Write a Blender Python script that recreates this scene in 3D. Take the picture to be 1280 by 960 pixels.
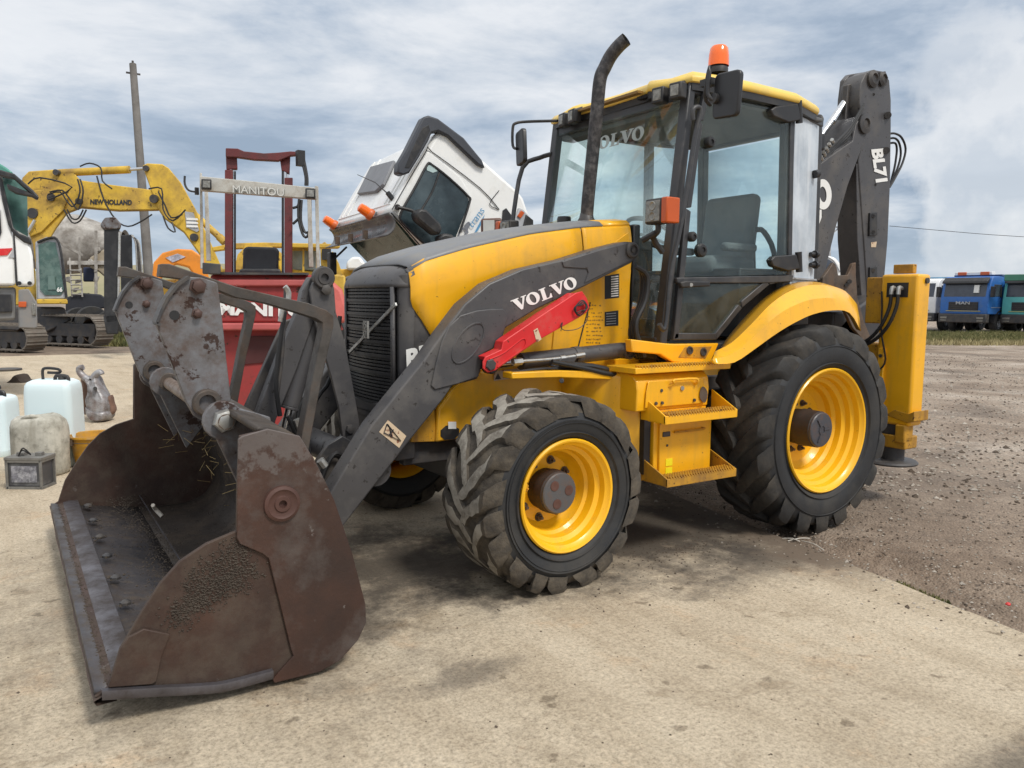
import bpy, bmesh, math, random
from mathutils import Vector, Matrix, noise
random.seed(7)
for o in list(bpy.data.objects): bpy.data.objects.remove(o)
S = bpy.context.scene
C = S.collection
PI = math.pi
# ------------------------------------------------------------------ camera
CAM = Vector((4.6223, 4.3678, 1.5286)); YAW, PIT, ROL, FPX = .5795, .1069, .0087, 979.53
Fv = Vector((-math.sin(YAW)*math.cos(PIT), -math.cos(YAW)*math.cos(PIT), -math.sin(PIT)))
Rv = Vector((-math.cos(YAW), math.sin(YAW), 0)); Uv = Rv.cross(Fv)
R2 = Rv*math.cos(ROL)+Uv*math.sin(ROL); U2 = Uv*math.cos(ROL)-Rv*math.sin(ROL)
cam = bpy.data.cameras.new('camera'); camo = bpy.data.objects.new('camera', cam); C.objects.link(camo)
m = Matrix((R2, U2, -Fv)).transposed().to_4x4(); m.translation = CAM; camo.matrix_world = m
cam.sensor_width = 36; cam.lens = FPX/1280*36; cam.clip_end = 6000; cam.clip_start = .05
S.camera = camo
S.render.resolution_x, S.render.resolution_y = 1024, 768
S.view_settings.view_transform = 'Standard'; S.view_settings.look = 'None'
S.view_settings.exposure = 0.16; S.view_settings.gamma = 1
S.cycles.transparent_max_bounces = 32
# ------------------------------------------------------------------ sun, world
SUN_EL, SUN_AZ = math.radians(52), math.radians(100)      # azimuth counted from +X
sd = Vector((math.cos(SUN_EL)*math.cos(SUN_AZ), math.cos(SUN_EL)*math.sin(SUN_AZ), math.sin(SUN_EL)))
sun = bpy.data.lights.new('sun', 'SUN'); sun.energy = 2.2; sun.angle = math.radians(12); sun.color = (1, .95, .87)
suno = bpy.data.objects.new('sun', sun); C.objects.link(suno); suno.rotation_euler = (-sd).to_track_quat('-Z', 'Y').to_euler()
suno.location = (0, 0, 30)
W = bpy.data.worlds.new('World'); S.world = W; W.use_nodes = True
wt = W.node_tree; wt.nodes.clear()
def N(t, kind, **kw):
    n = t.nodes.new(kind)
    for k, v in kw.items():
        if k.startswith('i_'): n.inputs[k[2:].replace('_', ' ')].default_value = v
        else: setattr(n, k, v)
    return n
def ramp(t, stops, src=None, interp='LINEAR'):
    r = t.nodes.new('ShaderNodeValToRGB'); cr = r.color_ramp; cr.interpolation = interp
    cr.elements[0].position, cr.elements[1].position = stops[0][0], stops[-1][0]
    cr.elements[0].color = tuple(stops[0][1])+(1,); cr.elements[1].color = tuple(stops[-1][1])+(1,)
    for p, c in stops[1:-1]:
        e = cr.elements.new(p); e.color = tuple(c)+(1,)
    if src is not None: t.links.new(src, r.inputs[0])
    return r
def mixc(t, a, b, fac, blend='MIX'):
    n = t.nodes.new('ShaderNodeMix'); n.data_type = 'RGBA'; n.blend_type = blend
    for s, v in ((0, fac), (6, a), (7, b)):
        if isinstance(v, (int, float)): n.inputs[s].default_value = v
        elif isinstance(v, tuple): n.inputs[s].default_value = v if len(v) == 4 else v+(1,)
        else: t.links.new(v, n.inputs[s])
    return n.outputs[2]
def mth(t, op, a, b=0, c=None):
    n = t.nodes.new('ShaderNodeMath'); n.operation = op
    for i, v in enumerate((a, b) if c is None else (a, b, c)):
        if isinstance(v, (int, float)): n.inputs[i].default_value = v
        else: t.links.new(v, n.inputs[i])
    return n.outputs[0]
def build_world():
    t = wt; tc = N(t, 'ShaderNodeTexCoord'); L = t.links.new
    sep = N(t, 'ShaderNodeSeparateXYZ'); L(tc.outputs['Generated'], sep.inputs[0])
    z = mth(t, 'MAXIMUM', sep.outputs[2], 0.0)
    den = mth(t, 'ADD', z, .12)
    cx = mth(t, 'DIVIDE', sep.outputs[0], den); cy = mth(t, 'DIVIDE', sep.outputs[1], den)
    cb = N(t, 'ShaderNodeCombineXYZ'); L(cx, cb.inputs[0]); L(cy, cb.inputs[1]); L(z, cb.inputs[2])
    n1 = N(t, 'ShaderNodeTexNoise', i_Scale=1.35, i_Detail=10.0, i_Roughness=.60, i_Distortion=.35); L(cb.outputs[0], n1.inputs['Vector'])
    n2 = N(t, 'ShaderNodeTexNoise', i_Scale=.33, i_Detail=3.0, i_Roughness=.5); L(cb.outputs[0], n2.inputs['Vector'])
    mp = N(t, 'ShaderNodeMapping'); mp.inputs['Scale'].default_value = (3.2, 3.2, 11); L(tc.outputs['Generated'], mp.inputs[0])
    n3 = N(t, 'ShaderNodeTexNoise', i_Scale=1.2, i_Detail=10.0, i_Roughness=.62, i_Distortion=.2); L(mp.outputs[0], n3.inputs['Vector'])
    f = mth(t, 'ADD', mth(t, 'MULTIPLY', n1.outputs[0], .36), mth(t, 'ADD', mth(t, 'MULTIPLY', n2.outputs[0], .26), mth(t, 'MULTIPLY', n3.outputs[0], .38)))
    # low sky is a little bluer and darker, high sky paler
    f2 = mth(t, 'ADD', f, mth(t, 'MULTIPLY', z, .22))
    cl = ramp(t, [(.42, (.31, .39, .50)), (.465, (.39, .47, .58)), (.505, (.50, .57, .665)), (.55, (.64, .69, .755)), (.61, (.80, .825, .86)), (.74, (.92, .93, .94))], f2)
    hz = ramp(t, [(0, (1, 1, 1)), (.10, (0, 0, 0))], z)
    col = mixc(t, cl.outputs[0], (.52, .63, .75), mth(t, 'MULTIPLY', hz.outputs[0], .55))
    dc = ray(1262, 190).normalized(); vm = N(t, 'ShaderNodeVectorMath'); vm.operation = 'DISTANCE'; vm.inputs[1].default_value = dc
    mq = N(t, 'ShaderNodeMapping'); mq.inputs['Scale'].default_value = (1, 1, .62); mq.inputs['Location'].default_value = (0, 0, dc.z*.38); L(tc.outputs['Generated'], mq.inputs[0]); L(mq.outputs[0], vm.inputs[0])
    n4 = N(t, 'ShaderNodeTexNoise', i_Scale=13.0, i_Detail=9.0, i_Roughness=.58); L(tc.outputs['Generated'], n4.inputs['Vector'])
    cu = ramp(t, [(.080, (1, 1, 1)), (.105, (0, 0, 0))], mth(t, 'ADD', vm.outputs['Value'], mth(t, 'MULTIPLY', mth(t, 'SUBTRACT', n4.outputs[0], .5), .16))).outputs[0]
    n5 = ramp(t, [(.38, (.62, .67, .735)), (.60, (.84, .855, .875))], n4.outputs[0]).outputs[0]
    col = mixc(t, col, n5, mth(t, 'MULTIPLY', cu, .8))
    zen = ramp(t, [(.3, (1, 1, 1)), (1, (1.35, 1.35, 1.35))], z)     # an overcast sky is brightest overhead
    col = mixc(t, col, zen.outputs[0], 1.0, 'MULTIPLY')
    sky = N(t, 'ShaderNodeTexSky'); sky.sky_type = 'NISHITA'; sky.sun_disc = False
    sky.sun_elevation = SUN_EL; sky.sun_rotation = math.radians(90)-SUN_AZ
    b1 = N(t, 'ShaderNodeBackground', i_Strength=.08); L(sky.outputs[0], b1.inputs[0])
    b2 = N(t, 'ShaderNodeBackground', i_Strength=.98); L(col, b2.inputs[0])
    mx = N(t, 'ShaderNodeMixShader'); mx.inputs[0].default_value = .88; L(b1.outputs[0], mx.inputs[1]); L(b2.outputs[0], mx.inputs[2])
    o = N(t, 'ShaderNodeOutputWorld'); L(mx.outputs[0], o.inputs[0])
# ------------------------------------------------------------------ pixel -> point on a stated real plane
def ray(x, y): return Fv + R2*((x-640)/FPX) - U2*((y-480)/FPX)
def at(x, y, X=None, Y=None, Z=None, D=None, P=None):
    d = ray(x, y)
    if X is not None: t = (X-CAM.x)/d.x
    elif Y is not None: t = (Y-CAM.y)/d.y
    elif Z is not None: t = (Z-CAM.z)/d.z
    elif P is not None: t = (P[0]-CAM).dot(P[1])/d.dot(P[1])
    else: t = D
    return CAM + d*t
build_world()
def proj(P):
    d = Vector(P)-CAM; z = d.dot(Fv); return 640+FPX*d.dot(R2)/z, 480-FPX*d.dot(U2)/z
FH = Vector((Fv.x, Fv.y, 0)).normalized()
# ------------------------------------------------------------------ materials
def mat(name, base, rough=.5, metal=0, dirt=None, dirt2=None, bump=.0, bscale=60, var=.12, vscale=3, spec=.5, coat=0, streak=None, chips=None, emit=None):
    """base colour with tone variation, dirt=(colour, amount 0..1, scale), chips=(colour, amount, scale)"""
    m = bpy.data.materials.new(name); m.use_nodes = True; t = m.node_tree; L = t.links.new
    b = t.nodes['Principled BSDF']; tc = N(t, 'ShaderNodeTexCoord'); co = tc.outputs['Object']
    nz = N(t, 'ShaderNodeTexNoise', i_Scale=float(vscale), i_Detail=6.0, i_Roughness=.6); L(co, nz.inputs['Vector'])
    lo = tuple(c*(1-var) for c in base); hi = tuple(min(1, c*(1+var)) for c in base)
    col = ramp(t, [(.3, lo), (.7, hi)], nz.outputs[0]).outputs[0]
    rgh = rough
    for k, dd in enumerate((dirt, dirt2, chips)):
        if not dd: continue
        dc, am, sc = dd
        n = N(t, 'ShaderNodeTexNoise', i_Scale=float(sc), i_Detail=9.0, i_Roughness=.68); 
        mp = N(t, 'ShaderNodeMapping'); mp.inputs['Location'].default_value = (k*3.7, k*1.9, k*5.1); L(co, mp.inputs[0]); L(mp.outputs[0], n.inputs['Vector'])
        c0 = .72-am*.5
        w = .015 if k == 2 else .16
        f = ramp(t, [(c0-w/2, (0, 0, 0)), (c0+w, (1, 1, 1))], n.outputs[0]).outputs[0]
        fm = mth(t, 'MULTIPLY', f, .95 if k == 2 else .8)
        col = mixc(t, col, dc, fm)
        rgh = mth(t, 'ADD', rgh, mth(t, 'MULTIPLY', fm, max(0, .85-rough)*.8)) 
    if streak:
        mp = N(t, 'ShaderNodeMapping'); mp.inputs['Scale'].default_value = (9, 9, .7); L(co, mp.inputs[0])
        n = N(t, 'ShaderNodeTexNoise', i_Scale=2.0, i_Detail=5.0); L(mp.outputs[0], n.inputs['Vector'])
        f = ramp(t, [(.52, (0, 0, 0)), (.72, (1, 1, 1))], n.outputs[0]).outputs[0]
        col = mixc(t, col, streak[0], mth(t, 'MULTIPLY', f, streak[1]))
    L(col, b.inputs['Base Color'])
    if isinstance(rgh, float) or isinstance(rgh, int):
        nr = N(t, 'ShaderNodeTexNoise', i_Scale=14.0, i_Detail=4.0); L(co, nr.inputs['Vector'])
        rgh = mth(t, 'MULTIPLY_ADD', nr.outputs[0], .24, max(.02, rough-.12))
    L(rgh, b.inputs['Roughness'])
    b.inputs['Metallic'].default_value = metal; b.inputs['Specular IOR Level'].default_value = spec
    if coat: b.inputs['Coat Weight'].default_value = coat; b.inputs['Coat Roughness'].default_value = .12
    if bump:
        nb = N(t, 'ShaderNodeTexNoise', i_Scale=float(bscale), i_Detail=8.0, i_Roughness=.65); L(co, nb.inputs['Vector'])
        bp = N(t, 'ShaderNodeBump', i_Strength=1.0, i_Distance=bump); L(nb.outputs[0], bp.inputs['Height']); L(bp.outputs[0], b.inputs['Normal'])
    if emit: b.inputs['Emission Color'].default_value = emit+(1,); b.inputs['Emission Strength'].default_value = 1
    return m
def glass(name, tint=(.62, .82, .80), refl=.06, rough=.02, dirt=.10):
    m = bpy.data.materials.new(name); m.use_nodes = True; t = m.node_tree; t.nodes.clear(); L = t.links.new
    o = N(t, 'ShaderNodeOutputMaterial'); tr = N(t, 'ShaderNodeBsdfTransparent'); tr.inputs[0].default_value = tint+(1,)
    gl = N(t, 'ShaderNodeBsdfGlossy'); gl.inputs['Roughness'].default_value = rough; gl.inputs[0].default_value = (.9, .95, .95, 1)
    fr = N(t, 'ShaderNodeLayerWeight'); fr.inputs[0].default_value = .5; f = mth(t, 'ADD', mth(t, 'MULTIPLY', mth(t, 'POWER', fr.outputs['Facing'], 4.0), .45), refl)
    a = N(t, 'ShaderNodeMixShader'); L(f, a.inputs[0]); L(tr.outputs[0], a.inputs[1]); L(gl.outputs[0], a.inputs[2])
    df = N(t, 'ShaderNodeBsdfDiffuse'); df.inputs[0].default_value = (.36, .37, .35, 1)
    tc = N(t, 'ShaderNodeTexCoord'); n = N(t, 'ShaderNodeTexNoise', i_Scale=9.0, i_Detail=8.0, i_Roughness=.7); L(tc.outputs['Object'], n.inputs['Vector'])
    f = ramp(t, [(.35, (dirt*.4,)*3), (.75, (dirt*2.2,)*3)], n.outputs[0]).outputs[0]
    c = N(t, 'ShaderNodeMixShader'); L(f, c.inputs[0]); L(a.outputs[0], c.inputs[1]); L(df.outputs[0], c.inputs[2]); L(c.outputs[0], o.inputs[0])
    return m
MUD = (.13, .10, .07); RUST = (.09, .032, .016)
Y_ = mat('yellow_paint', (.86, .43, .010), .34, dirt=((.50, .28, .05), .22, 1.9), chips=((.10, .05, .02), .105, 48), spec=.5, coat=.35, var=.06, streak=((.45, .26, .05), .30))
YD = mat('yellow_paint_dirty', (.60, .30, .016), .5, dirt=((.16, .09, .035), .46, 3.0), chips=((.07, .03, .015), .20, 34), var=.12, streak=((.2, .10, .035), .7))
YL = mat('yellow_roof_paint', (.84, .58, .11), .4, dirt=((.5, .40, .2), .25, 4), var=.05)
YRIM = mat('yellow_rim_paint', (.90, .47, .008), .38, dirt=((.55, .32, .05), .16, 6), chips=((.05, .03, .02), .10, 50), var=.06, coat=.2)
GR = mat('charcoal_paint', (.062, .060, .063), .42, dirt=((.13, .12, .11), .33, 3.2), chips=((.028, .024, .022), .2, 24), var=.16, bump=.0006, bscale=90)
GRT = mat('grey_bonnet_paint', (.16, .165, .175), .42, dirt=((.24, .23, .21), .4, 9), var=.1, bump=.0006)
DK = mat('dark_steel', (.038, .038, .042), .45, dirt=((.10, .085, .07), .42, 5), var=.2, bump=.001, bscale=40)
BLK = mat('black_plastic', (.018, .018, .020), .45, dirt=((.07, .065, .06), .3, 7), var=.2)
FRM = mat('cab_frame_paint', (.035, .036, .040), .38, dirt=((.09, .085, .08), .3, 5), var=.15)
RUB = mat('black_hose_rubber', (.016, .016, .017), .5, var=.2)
CHR = mat('chromed_rod', (.62, .63, .64), .18, metal=1, dirt=((.25, .2, .15), .2, 12))
ZINC = mat('zinc_fitting', (.5, .5, .48), .4, metal=.8, dirt=((.2, .16, .12), .35, 20))
GREYP = mat('worn_grey_steel', (.19, .195, .21), .44, metal=.25, dirt=((.070, .052, .042), .46, 4.5), dirt2=((.10, .062, .045), .36, 13), var=.18, bump=.0012, bscale=50, chips=((.045, .024, .018), .27, 6.5))
BRST = mat('brown_bare_steel', (.125, .095, .072), .5, metal=.3, dirt=((.17, .10, .06), .4, 5), dirt2=((.05, .04, .035), .35, 12), var=.2, bump=.0015, bscale=45)
TINE = mat('fork_tine_steel', (.085, .077, .070), .48, metal=.3, dirt=((.13, .075, .045), .36, 3.5), dirt2=((.045, .04, .036), .35, 9), var=.2, bump=.0015, bscale=45)
TUBE = mat('worn_pivot_tube', (.20, .155, .125), .42, metal=.4, dirt=((.09, .05, .035), .4, 14), bump=.001)
BUK = mat('bucket_outer_steel', (.060, .031, .022), .5, metal=.2, dirt=((.040, .026, .021), .5, 2.4), dirt2=((.085, .064, .048), .40, 9), chips=((.12, .10, .09), .10, 14), var=.28, vscale=4, bump=.0022, bscale=38)
BUKG = mat('bucket_overlay_steel', (.066, .033, .024), .48, metal=.25, dirt=((.034, .021, .017), .45, 2.0), dirt2=((.12, .105, .095), .27, 4.0), chips=((.15, .13, .12), .13, 16), var=.25, bump=.002, bscale=40)
BIN = mat('bucket_inner_steel', (.055, .046, .040), .55, metal=.15, dirt=((.105, .075, .05), .42, 3.5), dirt2=((.025, .018, .014), .4, 7), var=.3, bump=.003, bscale=30)
BFL = mat('bucket_floor_steel', (.085, .082, .090), .40, metal=.45, dirt=((.06, .045, .036), .48, 6), dirt2=((.13, .10, .07), .26, 18), var=.25, bump=.002, bscale=35)
EDG = mat('polished_cutting_edge', (.13, .125, .14), .33, metal=.6, dirt=((.055, .042, .034), .52, 7), var=.2, bump=.001)
RED = mat('red_paint', (.62, .018, .020), .42, dirt=((.50, .10, .08), .3, 6), chips=((.12, .02, .01), .15, 30), var=.1)
TYR = mat('tyre_rubber', (.020, .021, .023), .62, dirt=((.055, .050, .043), .34, 3.0), var=.25, vscale=8, bump=.0012, bscale=70)
TYM = mat('muddy_tread_rubber', (.060, .050, .039), .92, dirt=((.13, .108, .080), .48, 5.5), dirt2=((.028, .026, .024), .4, 14), var=.3, vscale=12, bump=.009, bscale=28)
TYT = mat('worn_tread_top', (.33, .305, .26), .9, dirt=((.075, .062, .048), .49, 8), dirt2=((.33, .31, .27), .3, 30), var=.25, bump=.002, bscale=120)
TRR = mat('rear_tread_rubber', (.027, .026, .025), .72, dirt=((.085, .070, .052), .40, 3.0), dirt2=((.020, .019, .018), .4, 12), var=.3, bump=.003, bscale=50)
WHT = mat('white_decal', (.78, .78, .76), .5, var=.04)
WHP = mat('white_truck_paint', (.82, .83, .82), .35, dirt=((.6, .58, .53), .22, 2.5), var=.04, coat=.2)
SIL = mat('silver_grey_panel', (.40, .42, .45), .4, dirt=((.28, .26, .24), .4, 5), var=.1)
POLY = mat('cloudy_white_sheet', (.52, .57, .62), .3, dirt=((.34, .40, .47), .5, 3.5), var=.14, streak=((.70, .73, .76), .5))
RDD = mat('faded_red_paint', (.30, .028, .026), .5, dirt=((.12, .03, .025), .35, 3), chips=((.05, .03, .02), .2, 12), var=.18)
RDM = mat('dark_red_mast', (.13, .022, .022), .5, dirt=((.06, .03, .03), .4, 5), var=.2)
RDP = mat('pink_faded_panel', (.62, .14, .12), .5, dirt=((.45, .10, .08), .3, 5), var=.1)
EXY = mat('excavator_yellow', (.68, .44, .045), .5, dirt=((.22, .13, .05), .46, 1.1), chips=((.08, .05, .03), .2, 6), var=.12, vscale=1)
ORG = mat('orange_paint', (.75, .25, .02), .45, dirt=((.4, .18, .04), .3, 2), var=.1)
ORL = mat('orange_lens', (.95, .16, .01), .15, var=.05, coat=.6); 
AMB = mat('amber_indicator', (.50, .085, .012), .25, var=.08)
LEN = mat('lamp_lens', (.30, .29, .26), .10, metal=.4, dirt=((.12, .115, .10), .45, 40), var=.35, vscale=30)
GLS = glass('cab_glass', (.945, 1.0, .99), .03, .02, .02); GLD = glass('door_lower_glass', (.72, .80, .80), .03, .03, .05); GLW = glass('windscreen_glass', (.945, 1.0, .99), .03, .02, .025)
GLT = glass('truck_glass', (.06, .10, .11), .05, .03, .05); GLX = glass('excavator_glass', (.22, .36, .33), .03, .04, .16)
MIR = mat('mirror_back', (.020, .020, .022), .4, var=.2)
SEAT = mat('grey_seat_fabric', (.16, .17, .18), .9, var=.15)
DECK = mat('dark_decal', (.02, .022, .028), .4, var=.3)
CRM = mat('cream_warning_decal', (.62, .48, .33), .55, chips=((.20, .06, .03), .28, 35), var=.1)
YDC = mat('yellow_reflective_decal', (.85, .72, .02), .3, var=.1)
# ------------------------------------------------------------------ mesh helpers
def tag(o, label=None, cat=None, group=None, kind=None):
    if label: o['label'] = label
    if cat: o['category'] = cat
    if group: o['group'] = group
    if kind: o['kind'] = kind
    return o
def thing(name, loc, label, cat, group=None, rz=0):
    o = bpy.data.objects.new(name, None); C.objects.link(o); o.empty_display_size = .2
    o.matrix_world = Matrix.Translation(Vector(loc)) @ Matrix.Rotation(rz, 4, 'Z')
    return tag(o, label, cat, group)
def root_inv(p):
    M_ = Matrix.Identity(4)
    while p is not None:
        M_ = p.matrix_basis @ M_; p = p.parent
    return M_.inverted()
class G:
    """collects shapes in world (or, with local=True at build, in the parent's) coordinates"""
    def __init__(s): s.b = bmesh.new(); s.mi = 0
    def face(s, vs):
        try: f = s.b.faces.new(vs); f.material_index = s.mi; f.smooth = True; return f
        except ValueError: return None
    def V(s, p): return s.b.verts.new(p)
    def poly(s, pts, off):
        """closed outline pts extruded by vector off"""
        off = Vector(off); a = [s.V(p) for p in pts]; b = [s.V(Vector(p)+off) for p in pts]; n = len(a)
        s.face(a); s.face(b[::-1])
        for i in range(n): s.face([a[i], b[i], b[(i+1) % n], a[(i+1) % n]][::-1])
        return s
    def box(s, c, size, rz=0, M=None):
        c = Vector(c); h = [x/2 for x in size]
        Mx = M if M is not None else Matrix.Rotation(rz, 3, 'Z')
        v = [s.V(c + Mx @ Vector((h[0]*i, h[1]*j, h[2]*k))) for i in (-1, 1) for j in (-1, 1) for k in (-1, 1)]
        for q in ((0, 1, 3, 2), (4, 6, 7, 5), (0, 4, 5, 1), (2, 3, 7, 6), (0, 2, 6, 4), (1, 5, 7, 3)): s.face([v[i] for i in q])
        return s
    def quad(s, a, b, c, d): s.face([s.V(p) for p in (a, b, c, d)]); return s
    def cyl(s, p0, p1, r, r1=None, n=20, caps=True):
        p0, p1 = Vector(p0), Vector(p1); r1 = r if r1 is None else r1; d = (p1-p0).normalized()
        u = d.orthogonal().normalized(); w = d.cross(u)
        A = [s.V(p0+(u*math.cos(t)+w*math.sin(t))*r) for t in [2*PI*i/n for i in range(n)]]
        B = [s.V(p1+(u*math.cos(t)+w*math.sin(t))*r1) for t in [2*PI*i/n for i in range(n)]]
        for i in range(n): s.face([A[i], A[(i+1) % n], B[(i+1) % n], B[i]])
        if caps: s.face(A[::-1]); s.face(B)
        return s
    def lathe(s, prof, o, ax, n=48, close=False):
        """prof: (radius, distance along axis)"""
        o = Vector(o); ax = Vector(ax).normalized(); u = ax.orthogonal().normalized(); w = ax.cross(u); rings = []
        for r, h in prof:
            if r < 1e-6: rings.append([s.V(o+ax*h)]); continue
            rings.append([s.V(o+ax*h+(u*math.cos(t)+w*math.sin(t))*r) for t in [2*PI*i/n for i in range(n)]])
        pr = list(zip(rings, rings[1:])) + ([(rings[-1], rings[0])] if close else [])
        for a, b in pr:
            for i in range(n):
                j = (i+1) % n
                if len(a) == 1 and len(b) == 1: continue
                if len(a) == 1: s.face([a[0], b[j], b[i]])
                elif len(b) == 1: s.face([a[i], a[j], b[0]])
                else: s.face([a[i], a[j], b[j], b[i]])
        return s
    def tube(s, pts, r, n=8, smooth=3, caps=True):
        pts = [Vector(p) for p in pts]
        if smooth and len(pts) > 2: pts = crom(pts, smooth)
        rs = r if isinstance(r, (list, tuple)) else None
        rings = []; up = None
        for i, p in enumerate(pts):
            d = (pts[min(i+1, len(pts)-1)]-pts[max(i-1, 0)]).normalized()
            u = d.orthogonal().normalized() if up is None else (up-d*up.dot(d)).normalized()
            up = u; w = d.cross(u); rr = r if rs is None else rs[0]+(rs[1]-rs[0])*i/(len(pts)-1)
            rings.append([s.V(p+(u*math.cos(t)+w*math.sin(t))*rr) for t in [2*PI*k/n for k in range(n)]])
        for a, b in zip(rings, rings[1:]):
            for k in range(n): s.face([a[k], a[(k+1) % n], b[(k+1) % n], b[k]])
        if caps: s.face(rings[0][::-1]); s.face(rings[-1])
        return s
    def bar(s, p0, p1, w, h, up=(0, 0, 1)):
        p0, p1 = Vector(p0), Vector(p1); d = (p1-p0); l = d.length; d.normalize()
        side = d.cross(Vector(up)).normalized(); u = side.cross(d)
        return s.box((p0+p1)/2, (l, w, h), M=Matrix((d, side, u)).transposed())
    def grid(s, rows):
        vs = [[s.V(p) for p in r] for r in rows]
        for a, b in zip(vs, vs[1:]):
            for i in range(len(a)-1): s.face([a[i], a[i+1], b[i+1], b[i]])
        return s
    def split(s, name, mats, parent=None, **k):
        """one object per connected piece"""
        seen = set(); out = []
        for v in list(s.b.verts):
            if v in seen: continue
            st_ = [v]; isl = []; seen.add(v)
            while st_:
                q = st_.pop(); isl.append(q)
                for e in q.link_edges:
                    w = e.other_vert(q)
                    if w not in seen: seen.add(w); st_.append(w)
            g = G(); mp = {q: g.b.verts.new(q.co) for q in isl}
            for f in {f for q in isl for f in q.link_faces}:
                nf = g.b.faces.new([mp[q] for q in f.verts]); nf.smooth = f.smooth; nf.material_index = f.material_index
            out.append(g.build(name, mats, parent, **k))
        s.b.free(); return out
    def build(s, name, mats, parent=None, bevel=0, sharp=38, solid=0, local=False, seg=2):
        me = bpy.data.meshes.new(name)
        bmesh.ops.recalc_face_normals(s.b, faces=s.b.faces)
        if parent is not None and not local: s.b.transform(root_inv(parent))
        s.b.to_mesh(me); s.b.free()
        for mm in (mats if isinstance(mats, (list, tuple)) else [mats]): me.materials.append(mm)
        me.set_sharp_from_angle(angle=math.radians(sharp))
        o = bpy.data.objects.new(name, me); C.objects.link(o)
        if parent is not None: o.parent = parent
        if solid:
            md = o.modifiers.new('solid', 'SOLIDIFY'); md.thickness = abs(solid); md.offset = -1 if solid > 0 else 1
        if bevel:
            md = o.modifiers.new('bevel', 'BEVEL'); md.width = bevel; md.segments = seg; md.limit_method = 'ANGLE'; md.angle_limit = math.radians(35); md.harden_normals = False
        return o
def rock(g, c, r):
    vs = [g.V(Vector(c)+Vector((a*r*random.uniform(.6, 1.1), b*r*random.uniform(.6, 1.1), d*r*random.uniform(.35, .75)))) for a, b, d in ((1, 0, 0), (-1, 0, 0), (0, 1, 0), (0, -1, 0), (0, 0, 1), (0, 0, -1))]
    for f in ((0, 2, 4), (2, 1, 4), (1, 3, 4), (3, 0, 4), (2, 0, 5), (1, 2, 5), (3, 1, 5), (0, 3, 5)): g.face([vs[i] for i in f]).smooth = False
def crom(p, k):
    out = []
    for i in range(len(p)-1):
        a, b, c, d = p[max(i-1, 0)], p[i], p[i+1], p[min(i+2, len(p)-1)]
        for j in range(k):
            t = j/k; out.append(.5*((2*b)+(c-a)*t+(2*a-5*b+4*c-d)*t*t+(3*b-a-3*c+d)*t**3))
    out.append(p[-1]); return out
def px(pts, **k): return [at(x, y, **k) for x, y in pts]
def plate(name, pts, Y, th, m, parent, bevel=.004, **k):
    """outline traced at plane Y, thickness th towards -Y"""
    return G().poly(px(pts, Y=Y), (0, -th, 0)).build(name, m, parent, bevel=bevel, **k)
def slab(name, pts, D, th, m, parent, bevel=0, **k):
    """upright plate at view distance D, thickness away from the lens"""
    P_ = px(pts, D=D); c = sum(P_, Vector())/len(P_)-CAM; c.z = 0
    return G().poly(P_, c.normalized()*th).build(name, m, parent, bevel=bevel, **k)
# -- lettering
def font_mesh(txt, bold=.02):
    cu = bpy.data.curves.new('t', 'FONT'); cu.body = txt; cu.offset = bold; cu.resolution_u = 3
    ob = bpy.data.objects.new('t', cu); C.objects.link(ob); bpy.context.view_layer.update()
    me = bpy.data.meshes.new_from_object(ob.evaluated_get(bpy.context.evaluated_depsgraph_get()))
    vs = [v.co.copy() for v in me.vertices]; fs = [tuple(p.vertices) for p in me.polygons]
    bpy.data.objects.remove(ob); bpy.data.curves.remove(cu); bpy.data.meshes.remove(me)
    x0, x1 = min(v.x for v in vs), max(v.x for v in vs); y0, y1 = min(v.y for v in vs), max(v.y for v in vs)
    return [((v.x-x0)/(x1-x0), (v.y-y0)/(y1-y0)) for v in vs], fs
def volvo_mesh():
    V = [(0, 1), (.5, 1), (.5, .92), (.40, .92), (.58, .34), (.74, .92), (.64, .92), (.64, 1), (.98, 1), (.98, .92), (.88, .92), (.56, 0), (.44, 0), (.1, .92), (0, .92)]
    Lp = [(0, 1), (.5, 1), (.5, .92), (.39, .92), (.39, .09), (.58, .09), (.72, .36), (.8, .36), (.8, 0), (0, 0), (0, .08), (.11, .08), (.11, .92), (0, .92)]
    vs, fs = [], []; x = 0
    def addp(p, w):
        nonlocal x
        b = len(vs); vs.extend([(x+a*w, c) for a, c in p]); fs.append(tuple(range(b, b+len(p)))); 
    def ring(w):
        b = len(vs); n = 28
        for i in range(n):
            t = 2*PI*i/n
            vs.append((x+w/2+math.cos(t)*w/2, .5+math.sin(t)*.52)); vs.append((x+w/2+math.cos(t)*w*.20-math.sin(t)*.06*w, .5+math.sin(t)*.40))
        for i in range(n):
            j = (i+1) % n; fs.append((b+2*i, b+2*j, b+2*j+1, b+2*i+1))
    addp(V, 1.15); x += 1.02; ring(.98); x += 1.04; addp(Lp, 1.0); x += .80; addp(V, 1.15); x += 1.02; ring(.98); x += .98
    return [(a/x, c) for a, c in vs], fs
def lettering(name, data, o, xe, ye, m, parent, lift=.003, up=None):
    vs, fs = data; o, xe, ye = Vector(o), Vector(xe), Vector(ye); a, b = xe-o, ye-o
    n = a.cross(b).normalized()
    if n.dot(CAM-o) < 0: n = -n
    g = G(); v3 = [g.V(o+a*x+b*y+n*lift) for x, y in vs]
    for f in fs: g.face([v3[i] for i in f])
    return g.build(name, m, parent)
# ================================================================== BACKHOE LOADER
LD = thing('backhoe_loader', (0, 0, 0), 'large yellow and charcoal backhoe loader with a rusty front bucket, standing on the concrete', 'backhoe loader')
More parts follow.
